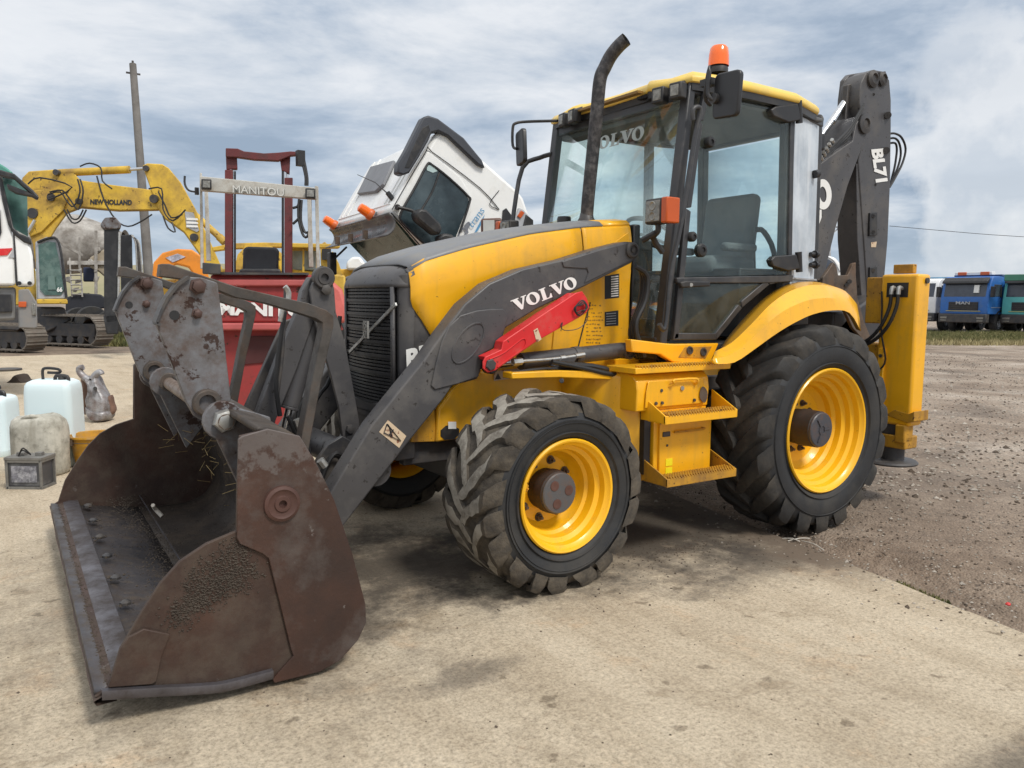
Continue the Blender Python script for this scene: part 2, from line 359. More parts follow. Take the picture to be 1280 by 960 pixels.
# ---------------- wheels
def make_wheel(R, Wd, rimR, nl, tread, top, rear):
    yo = Wd/2-.02                                       # flange plane, local outer side is +Y
    g = G(); k = [(rimR+.012, yo-.05), (rimR+.020, yo-.004), (rimR+.040, yo+.014), (rimR+.09, yo+.026), ((rimR+R)/2, yo+.034), (R-.12, yo+.024), (R-.085, yo+.012), (R-(.060 if rear else .045), yo-.012), (R-(.048 if rear else .028), yo-.05), (R-(.040 if rear else .020), yo*.5), (R-(.036 if rear else .014), 0)]
    prof = k + [(r, -y) for r, y in k[-2::-1]]
    g.lathe(prof, (0, 0, 0), (0, 1, 0), n=84)
    for f in g.b.faces:
        c = f.calc_center_median(); q = math.hypot(c.x, c.z)
        if q > R-.075: f.material_index = 1
    # lettering ridge rings on the sidewall
    for rr in ((rimR+.055), (R-.135)):
        g.lathe([(rr-.006, yo+.016 if rr < rimR+.06 else yo+.022), (rr, yo+.030 if rr < rimR+.06 else yo+.036), (rr+.006, yo+.016 if rr < rimR+.06 else yo+.020)], (0, 0, 0), (0, 1, 0), n=84)
    pitch = 2*PI/nl
    for side in (1, -1):
        for i in range(nl):
            a0 = pitch*(i+(.5 if side < 0 else 0)); rows = []; ns = 9
            for s in range(ns+1):
                t = s/ns
                y = side*(yo+.022-(yo+.05)*max(0, (t-.16)/.84)) if t > .16 else side*(yo+.030-.008*t/.16)
                rt = R if t > .25 else R-.075*(1-t/.25)**1.3
                wob = .30*math.sin(t*5.2+i*2.1) if not rear else .05*math.sin(t*4+i)
                a = a0 + (1.55 if not rear else 1.25)*pitch*(t**1.25) + wob*pitch*.5
                hw = (.31 if not rear else .27)*pitch*(1.12-.35*t) + pitch*.03*(1 if rear else 5)*noise.noise(Vector((i*3.1, s*.7, side)))
                if s == ns: hw *= .7
                wr = .010*noise.noise(Vector((i*1.7, s*.9, side*4)))
                rb = (R-.065 if rear else R-.030) if t > .2 else R-(.12 if rear else .10)
                ins = (.028 if rear else .020)/R
                rows.append([(a-hw-ins*.5, rb, y), (a-hw, rt-.010+wr, y), (a-hw+ins*.45, rt+wr, y), (a, rt+.003+wr, y), (a+hw-ins*.45, rt+wr, y), (a+hw, rt-.010+wr, y), (a+hw+ins*.5, rb, y)])
            cv = [[Vector((math.sin(a)*r, y, math.cos(a)*r)) for a, r, y in row] for row in rows]
            vs = [[g.V(p) for p in r] for r in cv]
            for ra, rb_ in zip(vs, vs[1:]):
                for j in range(6):
                    g.mi = 2 if j in (2, 3) and ra is not vs[0] and ra is not vs[1] and ra is not vs[2] else 1
                    g.face([ra[j], ra[j+1], rb_[j+1], rb_[j]])
            g.mi = 1; g.face(vs[0]); g.face(vs[-1][::-1])
    tyre = g.build('tyre', [TYR, tread, top], None, sharp=42)
    g = G(); d = .20 if not rear else .24
    pr = [(rimR+.012, yo+.004), (rimR+.020, yo-.002), (rimR+.022, yo+.012), (rimR+.014, yo+.020), (rimR+.004, yo+.016), (rimR-.004, yo), (rimR-.016, yo-.010), (rimR-.022, yo-.045), (rimR-.045, yo-.060)]
    if rear: pr += [(rimR-.050, yo-.095), (rimR-.078, yo-.110), (rimR-.084, yo-.150), (rimR-.106, yo-.168), (rimR-.112, yo-.205), (rimR-.125, yo-.22), (rimR-.15, yo-d)]
    else: pr += [(rimR-.050, yo-.11), (rimR-.066, yo-.124), (rimR-.072, yo-.165), (rimR-.085, yo-.182), (rimR-.10, yo-d)]
    pr += [(.10, yo-d-.004), (0.0, yo-d-.004)]
    g.lathe(pr, (0, 0, 0), (0, 1, 0), n=64)
    back = [(rimR+.012, yo-.002), (rimR-.01, yo-.05), (rimR-.03, yo-.3), (rimR+.01, -yo)]
    g.lathe(back, (0, 0, 0), (0, 1, 0), n=48)
    rim = g.build('wheel', YRIM, LD, sharp=30, local=True)
    tyre.parent = rim
    g = G(); hr = .128 if rear else .118; hf = yo-.035 if rear else yo-.06
    g.lathe([(hr*.94, yo-d-.01), (hr*.96, yo-d+.05), (hr, yo-d+.055), (hr, yo-d+.09), (hr*.985, yo-d+.095), (hr*.97, hf-.022), (hr*.93, hf-.018)], (0, 0, 0), (0, 1, 0), n=40)
    hub = g.build('hub', mat('rusty_hub' if not rear else 'dark_hub', (.042, .029, .025) if not rear else (.036, .031, .029), .6, metal=.2, dirt=((.05, .035, .028), .5, 14), bump=.001), rim, local=True)
    g = G(); g.lathe([(hr*.93, hf-.02), (hr*.93, hf-.006), (hr*.88, hf), (0, hf+.002)], (0, 0, 0), (0, 1, 0), n=40)
    if rear:
        for q in range(3):
            a = q*2.094+.5; g.bar((.02*math.sin(a), hf+.004, .02*math.cos(a)), (.09*math.sin(a), hf+.004, .09*math.cos(a)), .012, .008, up=(0, 1, 0))
        g.lathe([(.034, hf), (.034, hf+.006), (.026, hf+.006), (.026, hf)], (0, 0, 0), (0, 1, 0), n=20)
    g.build('hub_cap', mat('hub_cap_'+('rear' if rear else 'front'), (.055, .057, .068) if rear else (.085, .085, .09), .42, dirt=((.12, .07, .05), .3, 18), bump=.0006), rim, local=True)
    if not rear:
        for q in range(3):
            a = q*2.094+.35
            g = G(); c = (.058*math.sin(a), hf, .058*math.cos(a)); g.lathe([(.027, -.004), (.027, .004), (.022, .005), (.012, .002), (0, .002)], c, (0, 1, 0), n=18)
            g.build('planet_plug', mat('rusty_plug', (.10, .045, .033), .8, var=.25) if q == 0 else bpy.data.materials['rusty_plug'], rim, local=True)
    nn, nr = (10, .166) if rear else (8, .158)
    me = None
    for q in range(nn):
        a = q*2*PI/nn+.2
        if me is None:
            g = G(); g.cyl((0, 0, 0), (0, .020, 0), .017, n=6).cyl((0, .020, 0), (0, .038, 0), .009, n=8).cyl((0, -.001, 0), (0, .004, 0), .024, n=14)
            o = g.build('wheel_nut', BRST, rim, local=True); me = o.data
        else:
            o = bpy.data.objects.new('wheel_nut', me); C.objects.link(o); o.parent = rim
        o.location = (nr*math.sin(a), yo-d, nr*math.cos(a))
    g = G(); a = 1.0 if not rear else 2.25; rv = rimR-.075
    p = Vector((rv*math.sin(a), yo-.12, rv*math.cos(a))); rad = Vector((math.sin(a), 0, math.cos(a))); tn = Vector((math.cos(a), 0, -math.sin(a)))
    g.poly([p+rad*.02-tn*.03, p+rad*.02+tn*.03, p-rad*.03+tn*.018, p-rad*.03-tn*.018], (0, .012, 0)).tube([p, p-rad*.02+Vector((0, .03, 0))], .006, n=6)
    g.build('valve_guard', YD, rim, local=True, bevel=.003)
    return rim
def copy_tree(o, parent=None):
    c = o.copy(); C.objects.link(c); c.parent = parent
    for ch in [x for x in o.children]: copy_tree(ch, c)
    return c
WFY, WRY = .985, .955
wf = make_wheel(.525, .43, .282, 19, TYM, TYT, False); wf.location = (2.19, WFY, .515); wf.rotation_euler = (0, .35, .022)
wr = make_wheel(.705, .47, .402, 19, TRR, TRR, True); wr.location = (0, WRY, .6725); wr.rotation_euler = (0, .1, 0)
w2 = copy_tree(wf, LD); w2.location = (2.19, -WFY, .515); w2.rotation_euler = (0, .9, PI+.022)
w3 = copy_tree(wr, LD); w3.location = (0, -WRY, .6725); w3.rotation_euler = (0, .6, PI)
# ---------------- bonnet
yb = .435
sh = [at(*p, Y=yb) for p in ((511, 338), (534, 324), (587, 308), (666, 290), (728, 282), (789, 279))]
def ztop(x):
    pts = sorted([(p.x, p.z) for p in sh]); 
    if x <= pts[0][0]: return pts[0][1]
    for (a, b), (c, d) in zip(pts, pts[1:]):
        if x <= c: return b+(d-b)*(x-a)/(c-a)
    return pts[-1][1]
ZB = 1.02; XR = sh[-1].x; XF = sh[0].x; XSPL = sh[4].x
q2 = at(542, 413, Y=yb)
def xb(z): return max(XF-.35, min(XF, XF+(q2.x-XF)*(XF*0+ztop(XF)-z)/(ztop(XF)-q2.z)))
lv = [0, .2, .4, .55, .68, .76, .80, .86, .93, .97, 1.0]
def yprof(v, x):     # half width of the bonnet side at relative height v
    w = yb-.010 + (.012 if .70 < v < .9 else 0) - (.03*max(0, (v-.93)/.07)**2 if v > .93 else 0)
    return w
def side_sheet(xs, s):
    rows = []
    for u in range(13):
        r = []
        for v in lv:
            z0 = ZB+(ztop(1.9)-ZB)*v
            x = xs(z0, u/12); z = ZB+(ztop(x)-ZB)*v
            r.append((x, s*yprof(v, x), z))
        rows.append(r)
    return rows
for s in (1, -1):
    G().grid(side_sheet(lambda z, u: XSPL+.006+(xb(z)-.006-XSPL-.006)*u, s)).build('bonnet_side_panel', Y_, LD, solid=.012 if s < 0 else -.012, sharp=20)
    G().grid(side_sheet(lambda z, u: XR+(XSPL-.006-XR)*u, s)).build('bonnet_rear_panel', Y_, LD, solid=.012 if s < 0 else -.012, sharp=20)
    rows = []
    for v in lv:
        z0 = ZB+(ztop(XF)-ZB)*v; r = []
        for u in range(7): x = xb(z0)+.006+(XF-.05-xb(z0))*u/6; r.append((x, s*yprof(v, 0), ZB+(ztop(x)-ZB)*v))
        for a in range(1, 7):
            an = a/6*PI/2*.92; r.append((XF-.05+.09*math.sin(an)-.0*v, s*(yb-.085+.085*math.cos(an)), ZB+(ztop(XF)-ZB)*v-.03*max(0, v-.95)*20*(a/6)))
        rows.append(r)
    G().grid(rows).build('bonnet_nose', GR, LD, solid=.012 if s > 0 else -.012, sharp=40)
# top skin (grey), crowned
rows = []
for i in range(15):
    x = XR+(XF-.01-XR)*i/14; z = ztop(x)
    dr = .02*max(0, (x-XF+.25)/.25)**2
    rows.append([(x, y, z+h-dr*.3*(1-min(1, (y/(yb-.03))**2))) for y, h in ((-yb+.012, -.004), (-.385, .022), (-.27, .040), (0, .045), (.27, .040), (.385, .022), (yb-.012, -.004))])
G().grid(rows[2:]).build('bonnet_top', GRT, LD, solid=.012, sharp=40)
G().grid(rows[:3]).build('bonnet_rear_top', Y_, LD, solid=.012, sharp=40)
# nose front face: frame around the grille
def nose(y, z): return XF+.035+.055*(1-(y/yb)**2)-.0*z     # curved plan of the front
zt_ = ztop(XF)
GZ0, GZ1, GY = .925, 1.595, .335
def nx(y):
    a = abs(y); return nose(y, 0) if a <= .35 else XF-.05+(nose(.35, 0)-XF+.05)*math.sqrt(max(0, 1-((a-.35)/.0855)**2))
rows = []
for a in range(9):
    v = a/8; r = []
    for j in range(19):
        y = -yb+2*yb*j/18; top = zt_+.028-.036*(abs(y)/yb)**4; x1 = nx(y)
        r.append((XF-.05+(x1-XF+.05)*math.sin(v*PI/2), y*(.87+.128*v**.6), GZ1-.004+(top-GZ1+.004)*math.cos(v*PI/2)))
    rows.append(r)
G().grid(rows).build('nose_brow', GR, LD, solid=-.012, sharp=50)
for s in (1, -1): G().grid([[(nose(y, 0), y*s, z) for y in (GY, .365)] for z in (GZ1, .92)]).build('nose_cheek', GR, LD, solid=-.012)
# grille: real slats in front of a dark core
G().grid([[(nose(y, 0)-.05, y, z) for y in [-GY+2*GY*j/8 for j in range(9)]] for z in (GZ1, GZ0)]).build('radiator_core', mat('radiator_core', (.012, .012, .013), .8), LD, solid=.01)
ns = 34; sl = None
for k in range(ns):
    z = GZ0+(GZ1-GZ0)*(k+.5)/ns; big = k in (9, 14, 18, 22, 26, 30)
    g = G()
    w = .011 if not big else .016
    g.grid([[(nose(y, 0)+dx, y, z+dz) for y in [-GY+2*GY*j/6 for j in range(7)]] for dx, dz in ((-.03, .004), ((.004 if big else -.004), .002), ((.004 if big else -.004), -w), (-.03, -w))])
    g.build('grille_slat', BLK, LD, sharp=60)
g = G()
for j in range(13):
    y = -GY+2*GY*(j)/12; g.box((nose(y, 0)-.022, y, (GZ0+GZ1)/2), (.012, .006, GZ1-GZ0))
tag(g.build('grille_mesh', BLK, LD), kind='stuff')
# iron mark and diagonal bar on the grille
def gp(p, d=.024):
    a = at(*p, X=XF+.09); return Vector((nose(a.y, 0)+d, a.y, a.z))
G().bar(gp((440, 440)), gp((490, 380)), .020, .012, up=(1, 0, 0)).build('grille_diagonal_bar', ZINC, LD, bevel=.002)
cc = gp((463.5, 412), .034); g = G()
for dz, dy, w, h in ((.045, 0, .062, .010), (-.045, 0, .062, .010)): g.box(cc+Vector((0, dy, dz)), (.012, w, h))
for s in (1, -1): g.box(cc+Vector((0, s*.028, 0)), (.012, .008, .098))
for dz in (.02, -.02): g.lathe([(.018, 0), (.018, .008), (.010, .008), (.010, 0)], cc+Vector((0, 0, dz)), (1, 0, 0), n=16)
g.build('grille_badge', ZINC, LD)
lettering('bonnet_lettering', font_mesh('BL71', .05), at(508, 462, Y=yb-.004), at(560, 447, Y=yb-.004), at(507, 437, Y=yb-.004), WHT, LD, lift=.006)
# chassis and lower body
g = G(); 
for s in (1, -1): g.box((1.0, s*.36, .74), (3.5, .07, .30))
g.box((2.75, 0, .78), (.12, .86, .30)).box((1.1, 0, .70), (1.9, .62, .34)).box((2.19, 0, .50), (.22, 1.5, .20)).box((0, 0, .67), (.34, 1.5, .3)).cyl((-.0, 0, .67), (2.2, 0, .5), .05)
g.box((2.19, 0, .7), (.5, .5, .25))
g.build('chassis_frame', DK, LD, bevel=.01)
plate('lower_body_side', [(545, 553), (548, 512), (566, 487), (585, 470), (640, 452), (800, 447), (806, 590), (740, 560), (650, 540), (600, 545)], .47, .05, Y_, LD, bevel=.012)
plate('front_bracket', [(514, 553), (520, 516), (543, 503), (545, 552)], .45, .05, YD, LD)
G().poly(px([(558, 532), (551, 538), (551, 545), (556, 550), (568, 549), (574, 543), (574, 536), (566, 532)], Y=.474), (0, -.004, 0)).build('bracket_hole', BLK, LD)
lettering('bracket_tag', ([(0, 0), (1, 0), (1, 1), (0, 1)], [(0, 1, 2, 3)]), at(560, 536, Y=.474), at(570, 536, Y=.474), at(560, 527, Y=.474), WHT, LD)
g = G(); g.grid([[Vector((2.80, y, z)) for y in (-.42, -.2, 0, .2, .42)] for z in (.93, .80, .66)]); g.build('front_guard', YD, LD, solid=.02)
g = G()
for i in range(24):
    y = -.4+.8*i/23; g.box((2.806, y, .865), (.008, .022, .006)); g.box((2.806, y, .83), (.008, .022, .006))
tag(g.build('guard_perforation', BLK, LD), kind='stuff')
G().poly([(1.395, .90, .40), (1.44, .885, .40), (1.60, .745, .40), (1.70, .56, .42), (1.72, .30, .42), (1.0, .30, .40), (1.0, .78, .40), (1.395, .78, .40)], (0, 0, .70)).build('fuel_tank', Y_, LD, bevel=.03, seg=3)
plate('tank_top_flange', [(640, 466), (700, 463), (779, 465), (800, 470), (800, 476), (700, 472), (640, 474)], .78, .10, Y_, LD, bevel=.006)
G().cyl(at(702, 476, Y=.785), at(702, 476, Y=.77), .014).build('body_plug', DK, LD, bevel=.003)
# side panel behind the arm with decals
plate('service_panel', [(700, 340), (738, 325), (786, 290), (789, 338), (786, 380), (785, 432), (735, 440), (690, 440)], yb+.012, .02, Y_, LD)
G().tube(px([(738, 378), (729, 410), (720, 445)], Y=yb+.016), .004).build('panel_seam', BLK, LD)
def decal(name, pts, Y, m, parent=LD, th=.0015):
    g = G(); g.poly(px(pts, Y=Y+th), (0, -th*.9, 0)); return g.build(name, m, parent)
yp = yb+.012
decal('specification_decal', [(756, 345), (774, 342), (774, 372), (756, 374)], yp, DECK)
for r in range(9): decal('specification_line', [(764, 345.5+r*3), (773, 344.5+r*3), (773, 346+r*3), (764, 347+r*3)], yp+.003, WHT)
decal('specification_plate', [(756, 390), (773, 388), (773, 407), (756, 408)], yp, DECK)
for r in range(5): decal('plate_line', [(758, 392+r*3.2), (770, 391+r*3.2), (770, 391.8+r*3.2), (758, 392.8+r*3.2)], yp+.003, SIL)
random.seed(3)
g = G()
for r in range(11):
    x = 733
    while x < 752:
        w = random.uniform(.8, 3); yy = 381+r*4.7+random.uniform(-.4, .4)
        if random.random() < .75: g.poly(px([(x, yy), (x+w, yy-.2), (x+w, yy+random.uniform(.6, 2)), (x, yy+1)], Y=yp+.002), (0, -.001, 0))
        x += w+random.uniform(.5, 1.6)
tag(g.build('worn_warning_print', mat('worn_print', (.28, .15, .03), .7), LD), kind='stuff')
lettering('warning_strip', ([(0, 0), (1, 0), (1, 1), (0, 1)], [(0, 1, 2, 3)]), at(617, 476, Y=.473), at(648, 472, Y=.473), at(617, 464, Y=.473), CRM, LD)
for i in range(3):
    x = 618.5+i*10; y = 475.5-i*1.2
    g = G(); a = px([(x, y-1), (x+8, y-2), (x+4, y-9)] if i == 0 else [(x+1, y-2), (x+7, y-3), (x+6, y-8.5), (x+1, y-5)], Y=.4775); g.poly(a, (0, -.001, 0)); g.build('warning_symbol', DECK, LD)
# ---------------- loader arms, links, cylinders
AY = .63
arm = [(783, 302), (793, 303), (798, 312), (796, 322), (789, 329), (733, 357), (704, 371), (672, 386), (632, 410), (627, 430), (606, 442), (602, 462), (597, 474), (566, 482), (556, 497), (514, 549), (464, 613), (430, 657), (402, 696), (378, 668), (415, 612), (464, 532), (504, 482), (530, 450), (556, 413), (581, 380), (612, 354), (654, 336), (706, 324), (747, 311)]
armlit = [at(*p, Y=AY) for p in arm]
for s in (1, -1):
    pts = [Vector((p.x, s*p.y, p.z)) for p in armlit]
    a = G().poly(pts, (0, -s*.13, 0)).build('loader_arm', GR, LD, bevel=.010, seg=3)
    rp = px([(702, 327), (704, 334), (733, 336), (735, 341), (730, 354), (786, 327), (795, 318), (796, 310), (790, 304), (782, 304), (747, 313)], Y=AY)
    G().poly([Vector((p.x, s*(p.y+.008), p.z)) for p in rp], (0, -s*.01, 0)).build('arm_doubler', GR, a, bevel=.004)
    bp_ = px([(538, 482), (543, 487), (570, 480), (597, 471), (600, 455), (604, 441), (623, 431), (630, 411), (634, 394), (628, 386), (615, 386), (595, 388), (575, 394), (560, 408), (551, 428), (544, 455)], Y=AY)
    G().poly([Vector((p.x, s*(p.y+.011), p.z)) for p in bp_], (0, -s*.013, 0)).build('arm_doubler', GR, a, bevel=.005)
    g = G(); c = [at(585+20*math.cos(t)*.92+8*math.sin(t), 429-27*math.sin(t)*.9-6*math.cos(t), Y=AY+.011) for t in [2*PI*i/28 for i in range(28)]]
    c = [Vector((p.x, s*p.y, p.z)) for p in c]
    g.tube(c+[c[0]], .006, n=6, smooth=0, caps=False); g.build('arm_boss_ring', GR, a)
    for pc, r in (((788.5, 313), .050), ((612, 457), .046)):
        g = G(); p = at(*pc, Y=AY); p.y *= s
        g.lathe([(r, -.02), (r, .022), (r*.8, .030), (r*.62, .030), (r*.6, .018), (r*.3, .018), (r*.28, .026), (0, .027)], p, (0, s, 0), n=28)
        g.build('pivot_pin', DK, a)
G().cyl((2.98, -.55, .62), (2.98, .55, .62), .085, n=28).build('cross_tube', GR, LD)
a0_, a1_, a2_ = at(639, 389.5, Y=AY), at(722, 355, Y=AY), at(637, 377.5, Y=AY)
lettering('arm_lettering', volvo_mesh(), at(642.5, 390.5, Y=AY), at(722, 358.5, Y=AY), at(637.5, 376, Y=AY), WHT, LD, lift=.004)
G().poly(px([(485, 525), (508, 545), (499, 560), (474, 540)], Y=AY+.0025), (0, -.002, 0)).build('arm_warning_decal', CRM, LD)
g = G()
tri = px([(484, 530), (501, 551), (480, 541)], Y=AY+.006)
g.tube(tri+[tri[0]], .0035, n=5, smooth=0); g.tube(px([(487, 535), (490, 546)], Y=AY+.006), .003, n=5); g.tube(px([(492, 537), (486, 544)], Y=AY+.006), .003, n=5); g.build('warning_triangle', DECK, LD)
# lift cylinder, lock bar
for s in (1, -1):
    q = lambda x, y, Y=.60: Vector((at(x, y, Y=Y).x, s*Y, at(x, y, Y=Y).z))
    cb = G().cyl(q(650, 452), q(776, 438), .050, n=28).cyl(q(716, 445), q(724, 444), .056, n=28).cyl(q(776, 438), q(783, 437), .050, .045, n=24).build('lift_cylinder', GR, LD, bevel=.003)
    G().lathe([(.048, -.07), (.048, .05), (.036, .055), (.034, .045), (.02, .045), (.018, .055), (0, .055)], q(781, 439, .60), (0, s, 0), n=26).build('cylinder_eye', DK, cb)
    G().cyl(q(612, 457), q(652, 452), .026, n=20).build('cylinder_rod', CHR, cb)
g = G(); g.tube(px([(643, 452), (690, 449), (727, 444)], Y=.68), .011, n=10); g.cyl(at(641, 452.5, Y=.68), at(652, 451.5, Y=.68), .022, n=6).cyl(at(700, 448, Y=.68), at(706, 447, Y=.68), .017, n=8).cyl(at(719, 445, Y=.68), at(730, 443, Y=.68), .016, n=8)
g.build('cylinder_pipe', ZINC, LD)
lock = [(604, 452), (607, 446), (627, 437), (629, 427), (633, 424), (680, 392), (720, 366), (728, 364), (734, 373), (737, 384), (733, 391), (724, 397), (672, 426), (620, 463), (610, 466), (604, 461)]
lk = G().poly(px(lock, Y=.745), (0, -.012, 0)).build('lift_lock_bar', RED, LD, bevel=.004)
G().poly(px([(607, 446), (627, 437), (629, 427), (633, 424), (680, 392), (720, 366), (724, 368), (684, 396), (636, 428), (634, 440), (610, 451)], Y=.733), (0, -.085, 0)).build('lock_bar_flange', RED, lk, bevel=.004)
G().tube(px([(612, 449), (630, 441), (652, 424), (657, 426), (655, 435), (640, 446), (622, 459)], Y=.747), .004, n=6).build('lock_bar_ridge', RED, lk)
G().lathe([(.034, -.03), (.034, .008), (.028, .014), (0, .014)], at(613, 456, Y=.745), (0, 1, 0), n=6).build('lock_pin', DK, lk)
G().poly(px([(667, 413), (672, 410), (677, 424), (671, 428)], Y=.748), (0, -.002, 0)).build('lock_bar_decal', CRM, lk)
g = G()
for k in range(3):
    c = [at(726+(8.5-k)*math.cos(t)*.95+2*math.sin(t), 385-(8-k*1.4)*math.sin(t)+1.5*math.sin(t*3+k), Y=.76+.005*k) for t in [2*PI*i/16 for i in range(17)]]
    g.tube(c, .004, n=6, smooth=2)
g.tube(px([(735, 390), (733, 402), (722, 411), (706, 413), (701, 408), (703, 403), (701, 414)], Y=.755), .0025, n=5); g.build('retaining_cable', BLK, lk)
# ---------------- tilt linkage (three-plate bell crank in the middle)
def mir(pts): return [Vector((p.x, -p.y, p.z)) for p in pts]
TY_ = .15
link_poly = [(374, 385), (378, 364), (388, 346), (398, 350), (412, 352), (412, 372), (396, 392), (372, 460), (345, 525), (336, 560), (316, 560), (308, 545), (322, 515), (350, 440)]
lever_poly = [(396, 342), (404, 333), (413, 340), (418, 362), (420, 390), (432, 430), (441, 480), (448, 520), (452, 548), (446, 562), (436, 560), (428, 545), (424, 510), (414, 470), (402, 430), (392, 395), (388, 362)]
for s in (1,):
    f = (lambda P_: P_) if s > 0 else mir
    G().poly(f(px(link_poly, Y=TY_-.02)), (0, -s*.07, 0)).build('bucket_link', GR, LD, bevel=.006)
    lv_ = G().poly(f(px(lever_poly, Y=TY_+.03)), (0, -s*.028, 0)).build('bell_crank', GR, LD, bevel=.004)
    G().poly(f(px(lever_poly, Y=TY_-.14)), (0, -s*.028, 0)).build('bell_crank', GR, LD, bevel=.004)
    g = G(); p = at(404, 347, Y=TY_+.03); p.y *= s
    g.lathe([(.060, -.02), (.060, .018), (.055, .024), (.038, .024), (.036, .03), (.022, .03), (.020, .012), (0, .012)], p, (0, s, 0), n=36)
    g.build('pivot_pin', DK, lv_)
    p = at(408, 362, Y=TY_+.05); p.y *= s
    G().lathe([(.030, -.02), (.030, .008), (.018, .014), (0, .016)], p, (0, s, 0), n=6).build('pin_bolt', DK, lv_)
    p = at(437, 536, Y=TY_+.03); p.y *= s; g = G().lathe([(.026, -.02), (.026, .024), (.010, .028), (0, .028)], p, (0, s, 0), n=6)
    p = at(438, 550, Y=TY_+.03); p.y *= s; g.lathe([(.03, -.1), (.03, .012), (.0, .012)], p, (0, s, 0), n=20); g.build('lever_pin', DK, lv_)
    c0, c1, c2 = at(398, 385, Y=TY_-.08), at(362, 508, Y=TY_-.08), at(349, 566, Y=TY_-.08)
    for c in (c0, c1, c2): c.y *= s
    cy = G().cyl(c0, c1, .052, n=28).cyl(c1, c1+(c1-c0).normalized()*.015, .056, n=28).build('tilt_cylinder', GR, LD, bevel=.003)
    G().cyl(c1, c2, .021, n=18).build('cylinder_rod', CHR, cy)
    lp = px([(355, 402), (372, 396), (378, 410), (330, 500), (318, 530), (303, 525), (307, 508)], Y=TY_-.13)
    G().poly(f(lp), (0, -s*.04, 0)).build('tilt_link', DK, LD, bevel=.004)
# cluster under the lever pins: quadrant plates, hoses
for Y, off in ((.30, 0), (-.30, 0)):
    G().poly(px([(392, 600), (396, 575), (410, 556), (428, 545), (446, 555), (452, 580), (430, 606), (405, 612)], Y=Y), (0, -.03, 0)).build('pivot_plate', DK, LD, bevel=.004)
g = G()
for k in range(4):
    Yh = .20+.05*k
    g.tube(px([(392+3*k, 604), (398+4*k, 585-2*k), (412+3*k, 572-2*k), (425+2*k, 576), (430, 590+3*k), (424, 602)], Y=Yh), .012, n=8)
g.tube(px([(360, 520), (372, 545), (384, 556), (388, 580)], Y=.3), .013, n=8).tube(px([(388, 490), (376, 505), (372, 525)], Y=.1), .012, n=8)
g.tube(px([(425, 395), (414, 470), (395, 500), (385, 540)], Y=-.1), .014, n=8).tube(px([(356, 390), (345, 470), (350, 520)], Y=.2), .013, n=8)
g.split('hydraulic_hose', RUB, LD)
g = G(); g.cyl(at(371, 524, Y=.31), at(377, 541, Y=.31), .022, n=6).cyl(at(400, 575, Y=.5), at(406, 583, Y=.5), .022, n=8).cyl(at(350, 402, Y=.35), at(355, 378, Y=.35), .012, n=10); g.split('hose_fitting', ZINC, LD)
G().tube(px([(359, 384), (361, 366), (356, 358)], Y=.3), .014, n=8).build('pipe_elbow', ZINC, LD)
G().tube(px([(357, 362), (353, 440), (346, 500)], Y=.20), .010, n=10).build('steel_pipe', DK, LD)
# ---------------- BUCKET (rolled slightly: the far side stands higher)
SOI = mat('dry_soil', (.060, .047, .036), .95, var=.4)
NY, FYb = 1.35, -1.35
def bk(P, y=None):        # near-plane profile point carried across to y
    y = P[1] if y is None else y
    return Vector((P[0], y, P[2]+(NY-y)*.030))
prof = [at(*p, Y=NY) for p in ((118, 872), (250, 862), (345, 850), (405, 832), (440, 805), (455, 765), (440, 690), (418, 625), (392, 572), (372, 545), (345, 537), (322, 534))]
prof = crom(prof, 4)
ny = 6
ys = [NY-.02+(FYb+.04-NY)*j/ny for j in range(ny+1)]
shell = [[bk((p.x, 0, p.z+.0), y) for y in ys] for p in prof]
nfl = 6
G().grid(shell[nfl:]).build('bucket', BIN, LD, solid=.022, sharp=40)
BKT = bpy.data.objects['bucket']
G().grid(shell[:nfl+1]).build('bucket_floor', BFL, BKT, solid=.02)
side_o = [(118, 872), (135, 860), (150, 812), (160, 795), (178, 764), (200, 730), (225, 702), (258, 680), (296, 664), (297, 600), (300, 545), (335, 537), (372, 545), (392, 572), (418, 625), (440, 690), (455, 765), (440, 805), (405, 832), (345, 848), (250, 861)]
for y in (NY, FYb+.022):
    G().poly([bk(p, y) for p in px(side_o, Y=NY)], (0, -.022, 0)).build('bucket_side', BUK, BKT, bevel=.003)
ov = [(298, 549), (303, 545), (335, 536), (375, 545), (396, 580), (418, 625), (440, 690), (457, 755), (458, 778), (448, 800), (425, 826), (400, 840), (343, 854), (341, 849), (367, 820), (364, 812), (336, 698), (328, 692), (300, 680), (296, 672)]
for y, o_ in ((NY+.014, .012), (FYb-.002, -.012)):
    G().poly([bk(p, y) for p in px(ov, Y=NY+.014)], (0, -abs(o_), 0)).build('side_wear_plate', BUKG, BKT, bevel=.003)
g = G().lathe([(.072, 0), (.070, .014), (.058, .02), (.050, .014), (.034, .014), (.030, .02), (.016, .02), (.014, .004), (0, .004)], at(352, 629, Y=NY+.012), (0, 1, 0), n=32); g.build('side_boss', mat('rusty_boss', (.075, .036, .028), .65, metal=.2, bump=.001, var=.3), BKT)
G().poly(px([(160, 797), (150, 812), (140, 845), (135, 860), (190, 856), (196, 852), (203, 820), (213, 793), (180, 786)], Y=NY+.016), (0, -.014, 0)).build('corner_wear_plate', BUK, BKT, bevel=.004)
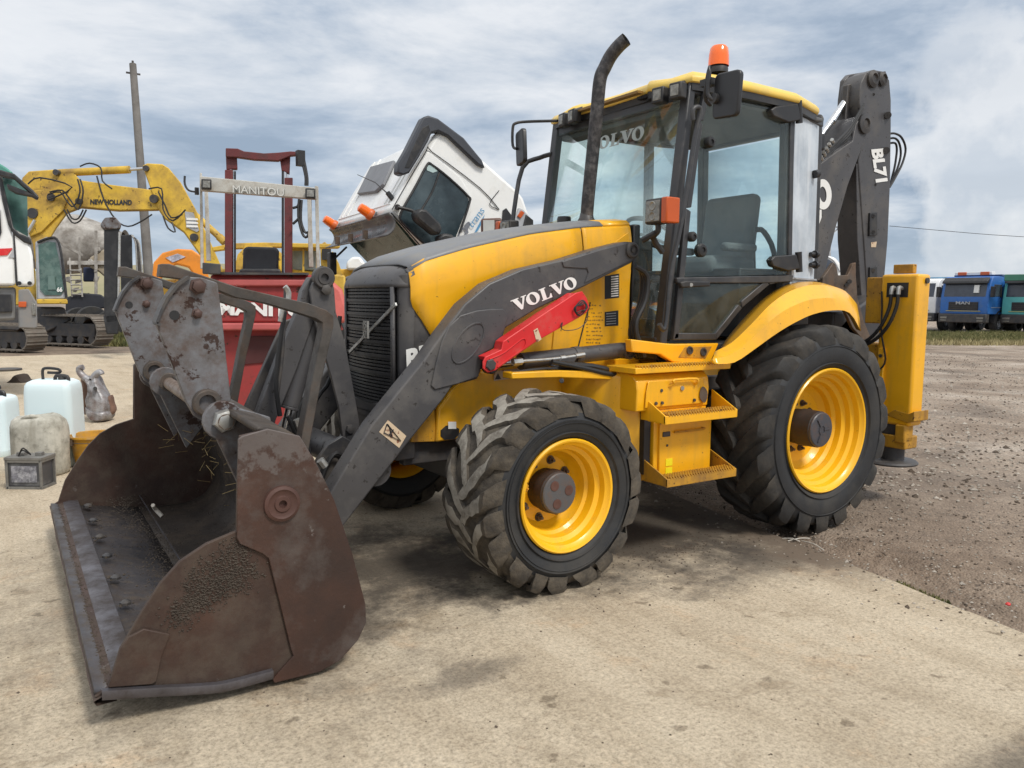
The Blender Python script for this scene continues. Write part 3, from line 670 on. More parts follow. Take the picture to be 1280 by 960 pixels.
def wear_zone(m, colour, z0_, z1_, sc=5.0):
    t = m.node_tree; b = t.nodes['Principled BSDF']; src = b.inputs['Base Color'].links[0].from_socket
    co = N(t, 'ShaderNodeTexCoord').outputs['Object']; sp_ = N(t, 'ShaderNodeSeparateXYZ'); t.links.new(co, sp_.inputs[0])
    n = N(t, 'ShaderNodeTexNoise', i_Scale=sc, i_Detail=9.0, i_Roughness=.7); t.links.new(co, n.inputs['Vector'])
    h = mth(t, 'DIVIDE', mth(t, 'SUBTRACT', sp_.outputs[2], z0_), z1_-z0_)
    f = ramp(t, [(.46, (0, 0, 0)), (.60, (1, 1, 1))], mth(t, 'MULTIPLY', mth(t, 'ADD', h, mth(t, 'MULTIPLY', mth(t, 'SUBTRACT', n.outputs[0], .5), 3.0)), .8)).outputs[0]
    t.links.new(mixc(t, src, colour, mth(t, 'MULTIPLY', f, .6)), b.inputs['Base Color'])
wear_zone(BUKG, (.15, .135, .13), .58, 1.05, 7.0)
# lower side cutting strip
st = crom(px([(127, 868), (190, 864), (250, 861), (285, 857), (341, 842)], Y=NY+.02), 3)
g = G(); g.grid([[p+Vector((0, dy, dz_)) for p in st] for dy, dz_ in ((-.012, .018), (.010, .016), (.014, -.004), (.006, -.020), (-.012, -.020))])
g.build('side_cutting_strip', EDG, BKT, sharp=60)
# cutting edge across the front, bevelled, with bolt heads
def ce(x, z, y): return Vector((x, y, z+(NY-y)*.030))
x0, z0 = prof[0].x+.005, prof[0].z
ye = [NY+.015+(FYb-.015-NY-.015)*j/40 for j in range(41)]
def wob(y, k): return .004*noise.noise(Vector((y*7, k, 0)))
G().grid([[ce(x+wob(y, x)*(k in (1, 2)), z, y) for y in ye] for k, (x, z) in enumerate(((x0-.075, z0+.017), (x0-.050, z0+.012), (x0, z0-.008), (x0-.01, z0-.026), (x0-.075, z0-.024)))]).build('cutting_edge', BUK, BKT, sharp=25)
G().grid([[ce(x, z, y) for y in ye] for x, z in ((x0-.165, z0+.004), (x0-.160, z0+.020), (x0-.112, z0+.024), (x0-.075, z0+.018), (x0-.07, z0+.0))]).build('polished_lip', EDG, BKT, sharp=40)
for i in range(8):
    y = FYb+.16+(NY-.10-FYb-.16)*(i/7)
    c = ce(x0-.205, z0+.010, y); g = G().lathe([(.026, -.004), (.025, .008), (.014, .016), (0, .018)], c, (0, 0, 1), n=7); g.build('edge_bolt', DK, BKT)
    g = G()
    for k in range(14): rock(g, c+Vector((random.gauss(0, .022), random.gauss(0, .022), .002)), random.uniform(.004, .012))
    tag(g.build('caked_dirt', SOI, BKT), kind='stuff')
G().bar(ce(x0-.52, z0+.010, NY-.04), ce(x0-.52, z0+.010, FYb+.04), .006, .006).build('floor_weld_seam', EDG, BKT)
random.seed(11)
g = G()
for i in range(5200):     # crumbs of soil on the floor and the lip of the bucket
    y = random.uniform(FYb+.03, NY-.05); q = random.random()
    if q < .45: x = x0-.02-abs(random.gauss(0, .022)); zz = z0+.004+(x0-x)*.18
    elif q < .85: x = x0-.43+random.gauss(0, .045)+.03*math.sin(y*5); zz = z0+.012
    else: x = x0-random.uniform(.2, 1.0); zz = z0+.012
    rock(g, ce(x, zz, y), random.uniform(.0015, .009)*random.random()**.5)
for i in range(2600):     # mud caked on the outside of the near side plate
    t = random.random(); a, b = ((215+100*t+random.gauss(0, 9), 772-62*t+random.gauss(0, 9)) if i % 3 else (235+75*t+random.gauss(0, 7), 735-55*t+random.gauss(0, 10)))
    p = at(a, b, Y=NY); rock(g, (p.x, NY+.002, p.z), random.uniform(.002, .009)*random.random()**.5)
tag(g.build('soil_crumbs', SOI, BKT), kind='stuff')
G().tube([ce(x0-.55, .16, -.62), ce(x0-.52, .2, -.64), ce(x0-.5, .24, -.60)], .012, n=6).build('stuck_twig', mat('pale_twig', (.5, .46, .4), .8), BKT)
# lug plates and pivot tube on the bucket top
PT = at(279, 517, Y=.88); 
def lug(y):
    g = G(); c = Vector((PT.x, y, PT.z-.03)); o = []
    for t in [i/10 for i in range(11)]: a = math.radians(95+t*150); o.append(c+Vector((math.cos(a), 0, math.sin(a)))*-.085*Vector((-1, 1, 1)).x if False else c+Vector((math.cos(math.radians(-70+t*215)), 0, math.sin(math.radians(-70+t*215))))*.085)
    o = o+[c+Vector((-.20, 0, .0)), c+Vector((-.24, 0, -.22)), c+Vector((-.1, 0, -.40))]
    return g.poly(o, (0, -.035, 0)).build('bucket_lug', GREYP, BKT, bevel=.004)
dz = lambda y: (.88-y)*.03
for y in (.885, -.50, -.88):
    l_ = lug(y); l_.location.z = dz(y)
G().cyl((PT.x, .93, PT.z-.03), (PT.x, -.93, PT.z+.03), .034, n=24).build('pivot_tube', TUBE, BKT)
G().lathe([(.052, 0), (.052, .012), (.046, .03), (.030, .036), (0, .036)], (PT.x, .895, PT.z-.028), (0, 1, 0), n=6).build('tube_bolt', ZINC, BKT)
for y in (.62, .80, -.42, -.56, -.66, -.82): G().cyl((PT.x, y, PT.z-.02+dz(y)), (PT.x, y+.035, PT.z-.02+dz(y)), .052, n=26).build('tube_collar', TINE, BKT, bevel=.004)
g = G()
for i in range(90): # straw and dirt caught behind the lugs
    y = random.uniform(-.9, .8); c = Vector((PT.x-.06-random.random()*.15, y, PT.z-.15-random.random()*.35+dz(y)))
    d = Vector((random.gauss(0, 1), random.gauss(0, 1), random.gauss(0, .6))).normalized()*random.uniform(.03, .10); g.tube([c, c+d], .0016, n=3, smooth=0)
tag(g.build('caught_straw', mat('straw', (.30, .22, .10), .9), BKT), kind='stuff')
# ---------------- flip-over forks
RBO = mat('rusty_bolt', (.085, .05, .042), .6, metal=.3, bump=.001)
hang = [(236, 346), (252, 347), (268, 352), (272, 354), (278, 400), (283, 448), (289, 499), (282, 512), (270, 524), (256, 528), (243, 520), (233, 503), (216, 457), (195, 404), (202, 386), (209, 372), (222, 356)]
tine = [(205, 329), (216, 329), (250, 341), (300, 358), (360, 372), (392, 379), (415, 388), (424, 395), (424, 408), (417, 440), (408, 480), (396, 545), (388, 590), (376, 590), (384, 545), (398, 470), (410, 415), (410, 404), (402, 399), (380, 392), (340, 380), (300, 372), (262, 357), (240, 350), (203, 345)]
HY = .70
for s in (1, -1):
    hp = [at(*p, Y=HY) for p in hang]; tp = [at(*p, Y=HY) for p in tine]
    sh_ = (lambda p: Vector((p.x, s*p.y+(0 if s > 0 else .0), p.z+(0 if s > 0 else .03))))
    h = G().poly([sh_(p) for p in hp], (0, -.045, 0)).build('fork_hanger', GREYP, LD, bevel=.004)
    fl = [(200, 406), (195, 404), (202, 386), (209, 372), (222, 356), (236, 346)]
    g = G()
    rim_ = [at(*p, Y=HY) for p in fl]
    for a, b in zip(rim_, rim_[1:]): a, b = sh_(a), sh_(b); g.bar(a+Vector((0, -.03, 0)), b+Vector((0, -.03, 0)), .10, .012, up=((b-a).cross(Vector((0, 1, 0)))))
    g.build('hanger_rim', DK, h)
    for (a, b), r, n in (((247, 358), .028, 6), ((246, 392), .018, 6)):
        g = G(); c = sh_(at(a, b, Y=HY)); g.lathe([(r*1.35, 0), (r*1.35, .006), (r, .008), (r*.96, .03), (r*.6, .034), (0, .034)], c, (0, 1, 0), n=n)
        g.build('hanger_bolt', RBO, h)
    c = sh_(at(218, 394, Y=HY)); G().lathe([(.021, .0), (.021, .0015), (0, .0015)], c, (0, 1, 0), n=18).build('hanger_hole', BLK, h)
    c = sh_(at(258, 503, Y=HY)); G().lathe([(.062, 0), (.062, .018), (.056, .03), (.036, .03), (.035, 0)], c, (0, 1, 0), n=30).build('hanger_collar', TINE, h, bevel=.002)
    sh2 = lambda p: Vector((p.x, s*p.y-.075, p.z+(0 if s > 0 else .03)))
    G().poly([sh2(p) for p in tp], (0, -.085, 0)).build('fork_tine', TINE, LD, bevel=.004)
# ---------------- CAB
CF0, CF1 = 1.10, .90            # front plane x at sill and roof
def fx(z): return CF0+(CF1-CF0)*(z-1.27)/(2.88-1.27)
def post(g, a, b, w=.06, d=.06, up=(0, 1, 0)): g.bar(a, b, w, d, up=up)
g = G()
for s in (1, -1):
    post(g, (CF0, s*.70, 1.25), (CF1, s*.69, 2.90), .06, .075)
    post(g, (-.08, s*.70, 1.55), (-.05, s*.69, 2.88), .07, .06)
    post(g, (-.60, s*.56, 1.55), (-.56, s*.56, 2.88), .07, .07)
    post(g, (-.60, s*.56, 2.86), (-.05, s*.69, 2.86), .07, .06, up=(0, 0, 1))
    post(g, (-.05, s*.69, 2.86), (CF1, s*.69, 2.86), .07, .07, up=(0, 0, 1))
post(g, (CF1, -.69, 2.84), (CF1, .69, 2.84), .06, .11, up=(0, 0, 1)); post(g, (-.57, -.56, 2.86), (-.57, .56, 2.86), .06, .08, up=(0, 0, 1))
post(g, (-.6, -.56, 1.58), (-.6, .56, 1.58), .06, .08, up=(0, 0, 1))
post(g, (CF0, .42, 1.27), (CF0, .70, 1.27), .06, .06, up=(0, 0, 1)); post(g, (CF0, -.42, 1.27), (CF0, -.70, 1.27), .06, .06, up=(0, 0, 1))
post(g, (fx(1.66)+.012, .43, 1.66), (fx(1.66)+.012, .68, 1.66), .03, .03, up=(0, 0, 1))
CABF = g.build('cab_frame', FRM, LD, bevel=.010)
# black hood-to-cab firewall and lower cowl
G().box((1.07, 0, 1.6), (.06, .86, .86)).build('cowl', BLK, LD, bevel=.01)
G().box((1.0, 0, 1.34), (.10, 1.3, .14)).box((.45, 0, 1.20), (1.3, 1.34, .10)).box((-.2, 0, 1.52), (.8, 1.1, .5)).build('cab_floor', BLK, LD, bevel=.01)
# panes
def pane(name, a, b, c, d, mt, parent): 
    g = G(); g.quad(a, b, c, d); return g.build(name, mt, parent, solid=.006)
F_ = lambda y, z, o=.03: (fx(z)+o, y, z)
pane('windscreen', F_(-.67, 1.70), F_(.67, 1.70), F_(.66, 2.80), F_(-.66, 2.80), GLW, LD)
for s in (1, -1): pane('lower_windscreen', F_(s*.44, 1.30), F_(s*.67, 1.30), F_(s*.67, 1.69), F_(s*.44, 1.69), GLW, LD)
pane('right_side_window', (1.02, -.70, 1.5), (-.05, -.70, 1.6), (-.03, -.69, 2.82), (.93, -.69, 2.82), GLS, LD)
pane('rear_window', (-.6, -.53, 1.66), (-.6, .53, 1.66), (-.565, .53, 2.80), (-.565, -.53, 2.80), GLS, LD)
pane('right_corner_window', (-.10, -.70, 1.6), (-.58, -.57, 1.6), (-.56, -.57, 2.82), (-.07, -.69, 2.82), GLS, LD)
G().poly([(-.115, .735, 1.60), (-.575, .60, 1.60), (-.545, .60, 2.84), (-.085, .725, 2.84)], (-.004, -.012, 0)).build('rear_corner_sheet', POLY, LD, bevel=.003)
g = G(); g.bar((-.116, .74, 1.70), (-.585, .604, 1.70), .02, .012); g.build('sheet_trim', SIL, LD)
G().poly([(-.04, .735, 1.5), (-.125, .735, 1.5), (-.095, .735, 2.86), (-.02, .735, 2.86)], (0, -.05, 0)).build('rear_door_post', FRM, LD, bevel=.008)
for a, b in ((1019, 318), (1019, 331)): G().cyl(at(a-6, b, Y=.65), at(a+4, b, Y=.65), .018, n=10).cyl(at(a-1, b, Y=.65), at(a+1, b, Y=.65), .03, n=12).build('sheet_knob', BLK, LD, bevel=.002)
G().cyl(at(1018, 218, Y=.65), at(1022, 217, Y=.65), .03, n=12).build('sheet_knob', BLK, LD)
# headliner and dark interior
G().box((.18, 0, 2.86), (1.4, 1.3, .03)).box((.84, 0, 2.80), (.12, 1.3, .10)).build('headliner', mat('headliner', (.12, .125, .13), .9), LD, bevel=.01)
# roof cap
rp = [(.985, .40), (.90, .74), (.45, .79), (-.05, .78), (-.50, .63), (-.60, .5)]
rp = rp+[(x, -y) for x, y in rp[::-1]]
rp = rp[:12]
def roof_ring(sc, z, dx=0): return [((x-.15)*sc+.15+dx, y*sc, z-(.02 if abs(x-.985) < .01 else 0)) for x, y in rp2]
rp2 = [(.96, .36), (1.0, .42), (.985, .60), (.93, .745), (.70, .785), (.45, .80), (-.05, .79), (-.45, .66), (-.60, .5), (-.62, .0)]
rp2 = rp2+[(x, -y) for x, y in rp2[-2::-1]]+[(.945, 0)]
g = G(); rings = []
for sc, z in ((.955, 2.898), (.985, 2.890), (1.0, 2.896), (1.005, 2.912), (1.0, 2.932), (.975, 2.956), (.92, 2.975), (.75, 2.992), (.4, 3.0)):
    rings.append([g.V(p) for p in roof_ring(sc, z)])
n = len(rp2)
for a, b in zip(rings, rings[1:]):
    for i in range(n): g.face([a[i], a[(i+1) % n], b[(i+1) % n], b[i]])
g.face(rings[-1]); g.face(rings[0][::-1])
g.build('roof', YL, LD, sharp=50)
g = G()
for i in range(15): g.box((.955, .30+.02*i*.8, 2.872), (.05, .008, .02))
tag(g.build('roof_vent_teeth', BLK, LD), kind='stuff')
G().poly([(x*.985+.002, y*.985, 2.845) for x, y in rp2], (0, 0, .045)).build('roof_seal', BLK, LD)
G().box((1.0, 0, 2.90), (.05, .70, .016)).build('roof_front_strip', mat('brown_strip', (.25, .14, .035), .5), LD)
# door
DY = .755
dout = [(842, 425), (896, 425), (928, 385), (962, 356), (990, 350), (994, 130), (884, 104), (873, 150), (858, 260)]
def ringbars(g, pts, w, d, Y, inset=True):
    P = px(pts, Y=Y); n = len(P); c = sum(P, Vector())/n
    for i in range(n):
        a, b = P[i], P[(i+1) % n]; dr = (b-a).normalized(); nr = dr.cross(Vector((0, 1, 0)))
        if nr.dot(c-a) < 0: nr = -nr
        g.bar(a+nr*w/2-dr*.004, b+nr*w/2+dr*.004, w, d, up=(0, 1, 0)) if False else g.poly([a, b, b+nr*w-dr*w*.3, a+nr*w+dr*w*.3], (0, -d, 0))
DOOR = None
g = G(); ringbars(g, dout, .045, .035, DY); DOOR = g.build('cab_door', FRM, LD, bevel=.006)
G().poly(px([(846, 347), (992, 344), (991, 352), (960, 354), (847, 354)], Y=DY+.004), (0, -.04, 0)).build('door_mid_rail', FRM, DOOR, bevel=.006)
G().poly(px([(852, 346), (988, 343), (991, 134), (886, 109), (876, 150), (862, 260)], Y=DY-.008), (0, -.006, 0)).build('door_upper_glass', GLS, DOOR)
G().poly(px([(845, 423), (895, 423), (926, 385), (960, 355), (848, 355)], Y=DY-.008), (0, -.006, 0)).build('door_lower_glass', GLD, DOOR)
for a, b, c_, d_ in (((964, 137), (970, 133), (998, 129), (1002, 150)), ((964, 325), (969, 320), (996, 318), (1001, 336))):
    hg = G().poly(px([a, b, c_, d_, (986, d_[1]+3), (a[0]+3, a[1]+8)], Y=DY+.03), (0, -.05, 0)).build('door_hinge', BLK, DOOR, bevel=.008)
    p0, p1 = at(998, c_[1]-3, Y=DY+.01), at(999, d_[1]+4, Y=DY+.01); G().cyl(p0, p1, .024, n=12).build('hinge_pin', BLK, hg)
hd = G().poly(px([(851, 353), (858, 351), (888, 352), (888, 358), (868, 359), (853, 360)], Y=DY+.045), (0, -.035, 0)).build('door_handle', BLK, DOOR, bevel=.008)
G().cyl(at(864, 356, Y=DY+.04), at(864, 356, Y=DY+.05), .012, n=12).build('handle_lock', ZINC, hd)
for a, b, r in ((886, 178, .036), (864, 296, .032), (875, 313, .044)):
    G().lathe([(r, -.01), (r, .018), (r*.8, .028), (r*.45, .03), (r*.4, .022), (0, .024)], at(a, b, Y=DY), (0, 1, 0), n=22).build('glass_stop', BLK, DOOR)
# sill (yellow)
sl_ = G().poly(px([(789, 424), (830, 429), (842, 430), (899, 429), (889, 452), (884, 455), (842, 453), (826, 443), (790, 440)], Y=.76), (0, -.06, 0)).build('cab_sill', Y_, LD, bevel=.008)
G().poly(px([(856, 434), (890, 433), (882, 448), (848, 447)], Y=.763), (0, -.003, 0)).build('sill_recess', YD, sl_, bevel=.002)
for a, b in ((862, 438), (879, 440)): G().lathe([(.028, 0), (.026, .008), (.018, .008), (.016, .002), (0, .002)], at(a, b, Y=.764), (0, 1, 0), n=18).build('sill_plug', DK, sl_)
# fender
inn = [(893, 452), (905, 428), (926, 402), (950, 377), (972, 361), (990, 354), (1008, 352), (1024, 356), (1040, 364), (1056, 376)]
inn = [at(*p, Y=.74) for p in inn]
outp = [at(*p, Y=1.10) for p in [(893, 455), (918, 453), (944, 436), (962, 423), (980, 411), (998, 401), (1016, 393), (1040, 388), (1062, 391), (1076, 414)]]
rows = []
for a, b in zip(inn, outp):
    top = Vector((b.x*.72+a.x*.28, 1.0, max(a.z, b.z+.02)*.62+b.z*.38+.055)); 
    r = [a, Vector((a.x*.6+top.x*.4, .86, a.z*.5+top.z*.5+.012)), top, Vector((b.x, 1.085, b.z*.45+top.z*.55-.01)), b, Vector((b.x-.004, 1.06, b.z+.012))]
    rows.append(r)
rows = [list(c) for c in zip(*[crom(list(col), 3) for col in zip(*rows)])]
FEN = G().grid(rows).build('rear_fender', Y_, LD, solid=.012, sharp=32)
rows2 = [[Vector((p.x, -p.y, p.z)) for p in r] for r in rows]
G().grid(rows2).build('rear_fender', Y_, LD, solid=-.012, sharp=32)
# grab rail, lamps, mirrors, beacon, exhaust
G().tube(px([(866, 150), (866, 137), (873, 134), (875, 142), (868, 175), (853, 270), (838, 345), (833, 400), (829, 412), (824, 405)], Y=.80), .016, n=10).build('grab_rail', FRM, LD)
G().tube([(fx(2.62)+.02, -.70, 2.66), (1.0, -.80, 2.64), (1.12, -.86, 2.56), (1.2, -.86, 2.2), (1.27, -.84, 1.75)], .018, n=10).build('grab_rail', FRM, LD)
def headlamp(c, s):
    c = Vector(c); sx, sy, sz = .09, .145, .150
    h = G().box(c, (sx, sy, sz)).build('headlamp', BLK, LD, bevel=.012)
    G().box(c+Vector((sx/2+.001, 0, 0)), (.008, sy*.80, sz*.82)).build('lamp_lens', LEN, h, bevel=.003)
    for dz in (-.03, .03): G().lathe([(.028, 0), (.024, .004), (.012, -.002), (0, 0)], c+Vector((sx/2+.006, 0, dz)), (1, 0, 0), n=16).build('reflector', LEN, h)
    G().poly([c+Vector((-sx/2-.01, s*(sy/2+.002), -sz/2)), c+Vector((sx/2+.008, s*(sy/2+.002), -sz/2)), c+Vector((sx/2+.008, s*(sy/2+.002), sz/2)), c+Vector((-sx/2-.01, s*(sy/2+.002), sz/2))], (0, s*.05, 0)).build('indicator', AMB, h, bevel=.008)
    G().tube([c+Vector((0, 0, -sz/2)), c+Vector((0, 0, -sz/2-.04)), c+Vector((-.02, -s*.06, -sz/2-.08)), c+Vector((-.1, -s*.06, -sz/2-.16))], .018, n=8).tube([c+Vector((.03, -s*.1, -sz/2-.09)), c+Vector((0, -s*.02, -sz/2-.05))], .02, n=8).build('lamp_bracket', BLK, h)
hc = at(817, 264, X=1.30); headlamp((1.26, hc.y, hc.z), 1); headlamp((1.26, -hc.y, hc.z), -1)
def worklamp(c, yw):
    c = Vector(c); M_ = Matrix.Rotation(yw, 3, 'Z')
    h = G().box(c, (.07, .092, .10), M=M_).build('work_lamp', BLK, LD, bevel=.01)
    G().box(c+M_ @ Vector((.036, 0, 0)), (.006, .060, .066), M=M_).build('lamp_lens', LEN, h, bevel=.002)
    G().tube([c+Vector((-.02, 0, .05)), c+Vector((-.07, 0, .07))], .012, n=6).build('lamp_bracket', BLK, h)
for x, y, X_ in ((821, 119, 1.02), (843, 113, 1.0)): p = at(x, y, X=X_+.03); worklamp((X_, p.y, p.z), .15)
for x, y, X_ in ((702, 150, 1.0), (714, 145, 1.02)): p = at(x, y, X=X_+.03); worklamp((X_, p.y, p.z), -.15)
# near mirror
def mirror(c, tilt, sz, yaw):
    c = Vector(c); M_ = Matrix.Rotation(yaw, 3, 'Z') @ Matrix.Rotation(tilt, 3, 'X'); g = G(); o = []
    for sx, sz_ in ((1, 1), (-1, 1), (-1, -1), (1, -1)):
        for k in range(4):
            a = {(1, 1): 0, (-1, 1): PI/2, (-1, -1): PI, (1, -1): -PI/2}[(sx, sz_)]+k*PI/6
            o.append(c+M_ @ Vector((0, sx*(sz[0]/2-.03)+.03*math.cos(a), sz_*(sz[1]/2-.03)+.03*math.sin(a))))
    return g.poly(o, M_ @ Vector((-.035, 0, 0))).build('mirror', MIR, LD, bevel=.008)
mc = at(907, 118, X=1.05)
mirror((mc.x, mc.y, mc.z), -.06, (.19, .255), .0)
G().cyl((mc.x+.0, mc.y-.07, mc.z-.01), (mc.x+.03, mc.y-.07, mc.z-.01), .03, n=16).tube([mc+Vector((.02, -.07, -.02)), mc+Vector((.04, -.10, .02)), mc+Vector((.03, -.10, .17)), mc+Vector((.02, -.14, .02)), mc+Vector((-.05, -.16, -.02))], .013, n=8).box(mc+Vector((-.02, -.15, .10)), (.06, .09, .04)).build('mirror_arm', BLK, LD, bevel=.003)
fm = at(649, 184, X=1.22)
mirror((fm.x, fm.y, fm.z), .12, (.16, .26), -.22)
G().tube([at(697, 151, X=1.02), at(660, 152, X=1.12), at(645, 154, X=1.2), at(641, 160, X=1.22), at(641, 182, X=1.22), at(646, 186, X=1.22)], .011, n=8, smooth=4).build('mirror_arm', BLK, LD)
# beacon
bc = at(898, 86, Y=.60); bz = 3.0; bc = Vector((at(898, 86, Z=3.03).x, at(898, 86, Z=3.03).y, 3.0))
bn = G().lathe([(.062, 0), (.062, .03), (.055, .045), (.05, .05), (0, .05)], bc, (0, 0, 1), n=28).build('beacon', BLK, LD)
G().lathe([(.066, .045), (.066, .06), (.064, .11), (.058, .155), (.046, .170), (.02, .175), (0, .176)], bc, (0, 0, 1), n=32).build('beacon_lens', ORL, bn)
# exhaust
ex = [(733, 278), (735, 250), (740, 200), (746, 140), (750, 100), (753, 84), (758, 68), (765, 55), (771, 46)]
exw = [at(*p, X=1.22) for p in ex]
exw = [Vector((1.22-(max(0, i-4)*.02), p.y, p.z)) for i, p in enumerate(exw)]
EXM = mat('sooty_exhaust_steel', (.040, .040, .044), .55, metal=.4, dirt=((.20, .19, .19), .40, 22), dirt2=((.05, .045, .045), .35, 7), var=.3, bump=.0012)
exw = crom(exw, 5)
G().tube(exw, .044, n=24, smooth=0, caps=False).tube(exw, .039, n=24, smooth=0, caps=False).build('exhaust_pipe', EXM, LD)
G().lathe([(.060, -.03), (.060, .015), (.050, .03), (.044, .06), (.040, .065)], exw[0], (0, 0, 1), n=24).build('exhaust_collar', DK, LD)
G().lathe([(.05, -.1), (.05, .03), (.045, .045), (0, .05)], at(705, 279, X=1.25), (0, 0, 1), n=16).build('intake_cap', BLK, LD)
# wiper, interior
G().tube([F_(-.55, 1.95, .06), F_(-.38, 1.88, .07), F_(-.22, 1.80, .06)], .008, n=6).tube([F_(-.62, 1.93, .05), F_(-.38, 1.80, .07), F_(-.25, 1.76, .05)], .007, n=6).box(F_(-.60, 1.96, .05), (.04, .05, .06)).build('wiper', BLK, LD)
sc_ = Vector((.62, .08, 2.02)); g = G(); nrm = Vector((-.5, 0, .86)).normalized(); u = nrm.orthogonal().normalized(); w = nrm.cross(u)
ringp = [sc_+(u*math.cos(t)+w*math.sin(t))*.19 for t in [2*PI*i/24 for i in range(25)]]
g.tube(ringp, .017, n=8, smooth=0, caps=False)
for a in (0, 2.1, 4.2): g.tube([sc_-nrm*.03, sc_+(u*math.cos(a)+w*math.sin(a))*.19], .012, n=6)
g.cyl(sc_-nrm*.5, sc_-nrm*.02, .035, n=12).build('steering_wheel', BLK, LD)
G().box((.86, -.1, 1.70), (.22, .55, .42)).box((.80, .05, 1.92), (.16, .30, .08)).cyl((.9, -.05, 1.98), (.92, -.05, 2.0), .09).build('dashboard', BLK, LD, bevel=.03)
st = G().box((-.02, .05, 1.80), (.50, .52, .14)).build('seat', SEAT, LD, bevel=.05, seg=3)
G().box((-.24, .05, 2.08), (.12, .50, .55), M=Matrix.Rotation(-.12, 3, 'Y')).build('backrest', SEAT, st, bevel=.05, seg=3)
for y in (.36, -.27): G().box((0, y, 1.93), (.34, .07, .06)).build('armrest', SEAT, st, bevel=.02)
for pp in ([(-.45, .35, 1.6), (-.35, .40, 1.9), (-.2, .42, 2.05), (-.1, .44, 2.06)], [(-.52, -.3, 1.6), (-.45, -.3, 2.1)], [(-.5, .1, 1.6), (-.42, .12, 2.15)]): G().tube(pp, .02, n=8).build('control_lever', BLK, LD)
lettering('windscreen_lettering', volvo_mesh(), F_(-.24, 2.60, .036), F_(.36, 2.60, .036), F_(-.24, 2.69, .036), mat('pale_print', (.34, .38, .37), .6), LD)
# hoses at the cab foot
g = G()
for k in range(3):
    g.tube(px([(798-2*k, 333), (803+3*k, 345), (801+3*k, 375), (792+2*k, 400), (788+4*k, 418), (795+4*k, 436), (799+3*k, 446)], Y=.66+.03*k), .016, n=8)
g.tube(px([(700, 455), (740, 458), (770, 464), (800, 462), (830, 458), (845, 460)], Y=.74), .018, n=8).tube(px([(690, 452), (730, 460), (765, 468), (795, 467), (830, 462)], Y=.78), .014, n=8).tube(px([(640, 466), (680, 461), (725, 462), (760, 464)], Y=.72), .010, n=8)
g.split('hydraulic_hose', RUB, LD)
G().poly(px([(692, 458), (702, 448), (722, 446), (716, 456), (700, 462)], Y=.70), (0, -.05, 0)).build('hose_clamp_bracket', DK, LD, bevel=.003)
# ---------------- steps and boxes
def stepx(x, y, Y): return at(x, y, Y=Y)
dk = G().box((1.16, .86, 1.125), (.80, .26, .035)).build('deck_step', Y_, LD, bevel=.004)
def teeth(x0, x1, y, z, parent, rows=1, n=24):
    for r in range(rows):
        g = G()
        for i in range(n):
            x = x0+(x1-x0)*(i+.5)/n; g.box((x, y-.022*r, z), ((x1-x0)/n*.45, .010, .020), M=Matrix.Rotation(.5, 3, 'Y'))
        tag(g.build('tread_teeth', YD, parent), kind='stuff')
teeth(.80, 1.52, .985, 1.147, dk, 3, 30)
# upper locker with rounded top
g = G(); sec = [(.70, .88), (.955, .88), (.965, 1.00), (.955, 1.06), (.92, 1.095), (.86, 1.105), (.70, 1.105)]
g.poly([(.92, y, z) for y, z in sec], (.60, 0, 0)); up_ = g.build('upper_locker', Y_, LD, bevel=.008)
G().poly([(.97, .962, .90), (1.46, .962, .90), (1.46, .972, 1.00), (1.44, .966, 1.06), (.99, .966, 1.06), (.97, .972, 1.00)], (0, .008, 0)).build('locker_lid', Y_, up_, bevel=.006)
G().tube([(1.28, .974, 1.02), (1.26, 1.0, 1.04), (1.26, 1.0, 1.06), (1.08, 1.0, 1.06), (1.06, 1.0, 1.04), (1.06, .974, 1.02)], .008, n=8).build('locker_handle', Y_, up_)
for x, z in ((1.34, 1.00), (1.38, .925), (1.33, .925), (1.06, .925)): G().cyl((x, .966, z), (x, .982, z), .010, n=8).build('locker_bolt', DK, up_)
G().cyl((1.17, .966, 1.005), (1.17, .984, 1.005), .014, n=12).build('locker_lock', ZINC, up_)
g = G(); g.poly([Vector((.985+.035*math.cos(t), .982, .955+.045*math.sin(t)*(1.1+.2*math.sin(2*t)))) for t in [2*PI*i/14 for i in range(14)]], (0, -.002, 0)); g.build('bare_patch', BRST, up_)
lw = G().box((1.145, .80, .66), (.44, .30, .44)).build('lower_box', Y_, LD, bevel=.006)
G().box((1.11, .958, .67), (.44, .016, .38)).build('box_lid', Y_, lw, bevel=.004)
G().box((1.40, .80, .68), (.05, .26, .38)).build('dark_gap', BLK, lw)
G().tube([(1.20, .966, .735), (1.20, .985, .74), (.98, .985, .74), (.98, .966, .745)], .007, n=6).build('box_handle', YD, lw)
G().box((1.28, .968, .73), (.06, .01, .03)).box((1.27, .968, .66), (.014, .008, .014)).box((1.33, .968, .80), (.012, .008, .012)).build('box_latch', DK, lw, bevel=.003)
for k in range(2): G().box((1.25, .9675, .50+.055*k), (.055, .003, .045)).build('reflective_decal', YDC, lw)
def step_tray(z, x0, x1, y0, y1, nm):
    t = G().box(((x0+x1)/2, y1-.008, z), (x1-x0, .014, .05)).box(((x0+x1)/2, (y0+y1)/2, z-.018), (x1-x0, y1-y0-.02, .010)).build(nm, Y_ if z > .7 else YD, LD, bevel=.003)
    for x in (x0, x1):
        G().poly([(x, y0-.05, z-.02), (x, y1, z-.02), (x, y1, z+.024), (x, y0-.05, z+.13)], (.010 if x == x0 else -.010, 0, 0)).build('step_side_plate', Y_ if z > .7 else YD, t, bevel=.003)
    teeth(x0+.02, x1-.02, y1-.004, z+.030, t, 4, 26)
step_tray(.845, .83, 1.44, .96, 1.12, 'upper_step')
step_tray(.475, .83, 1.42, .92, 1.13, 'lower_step')
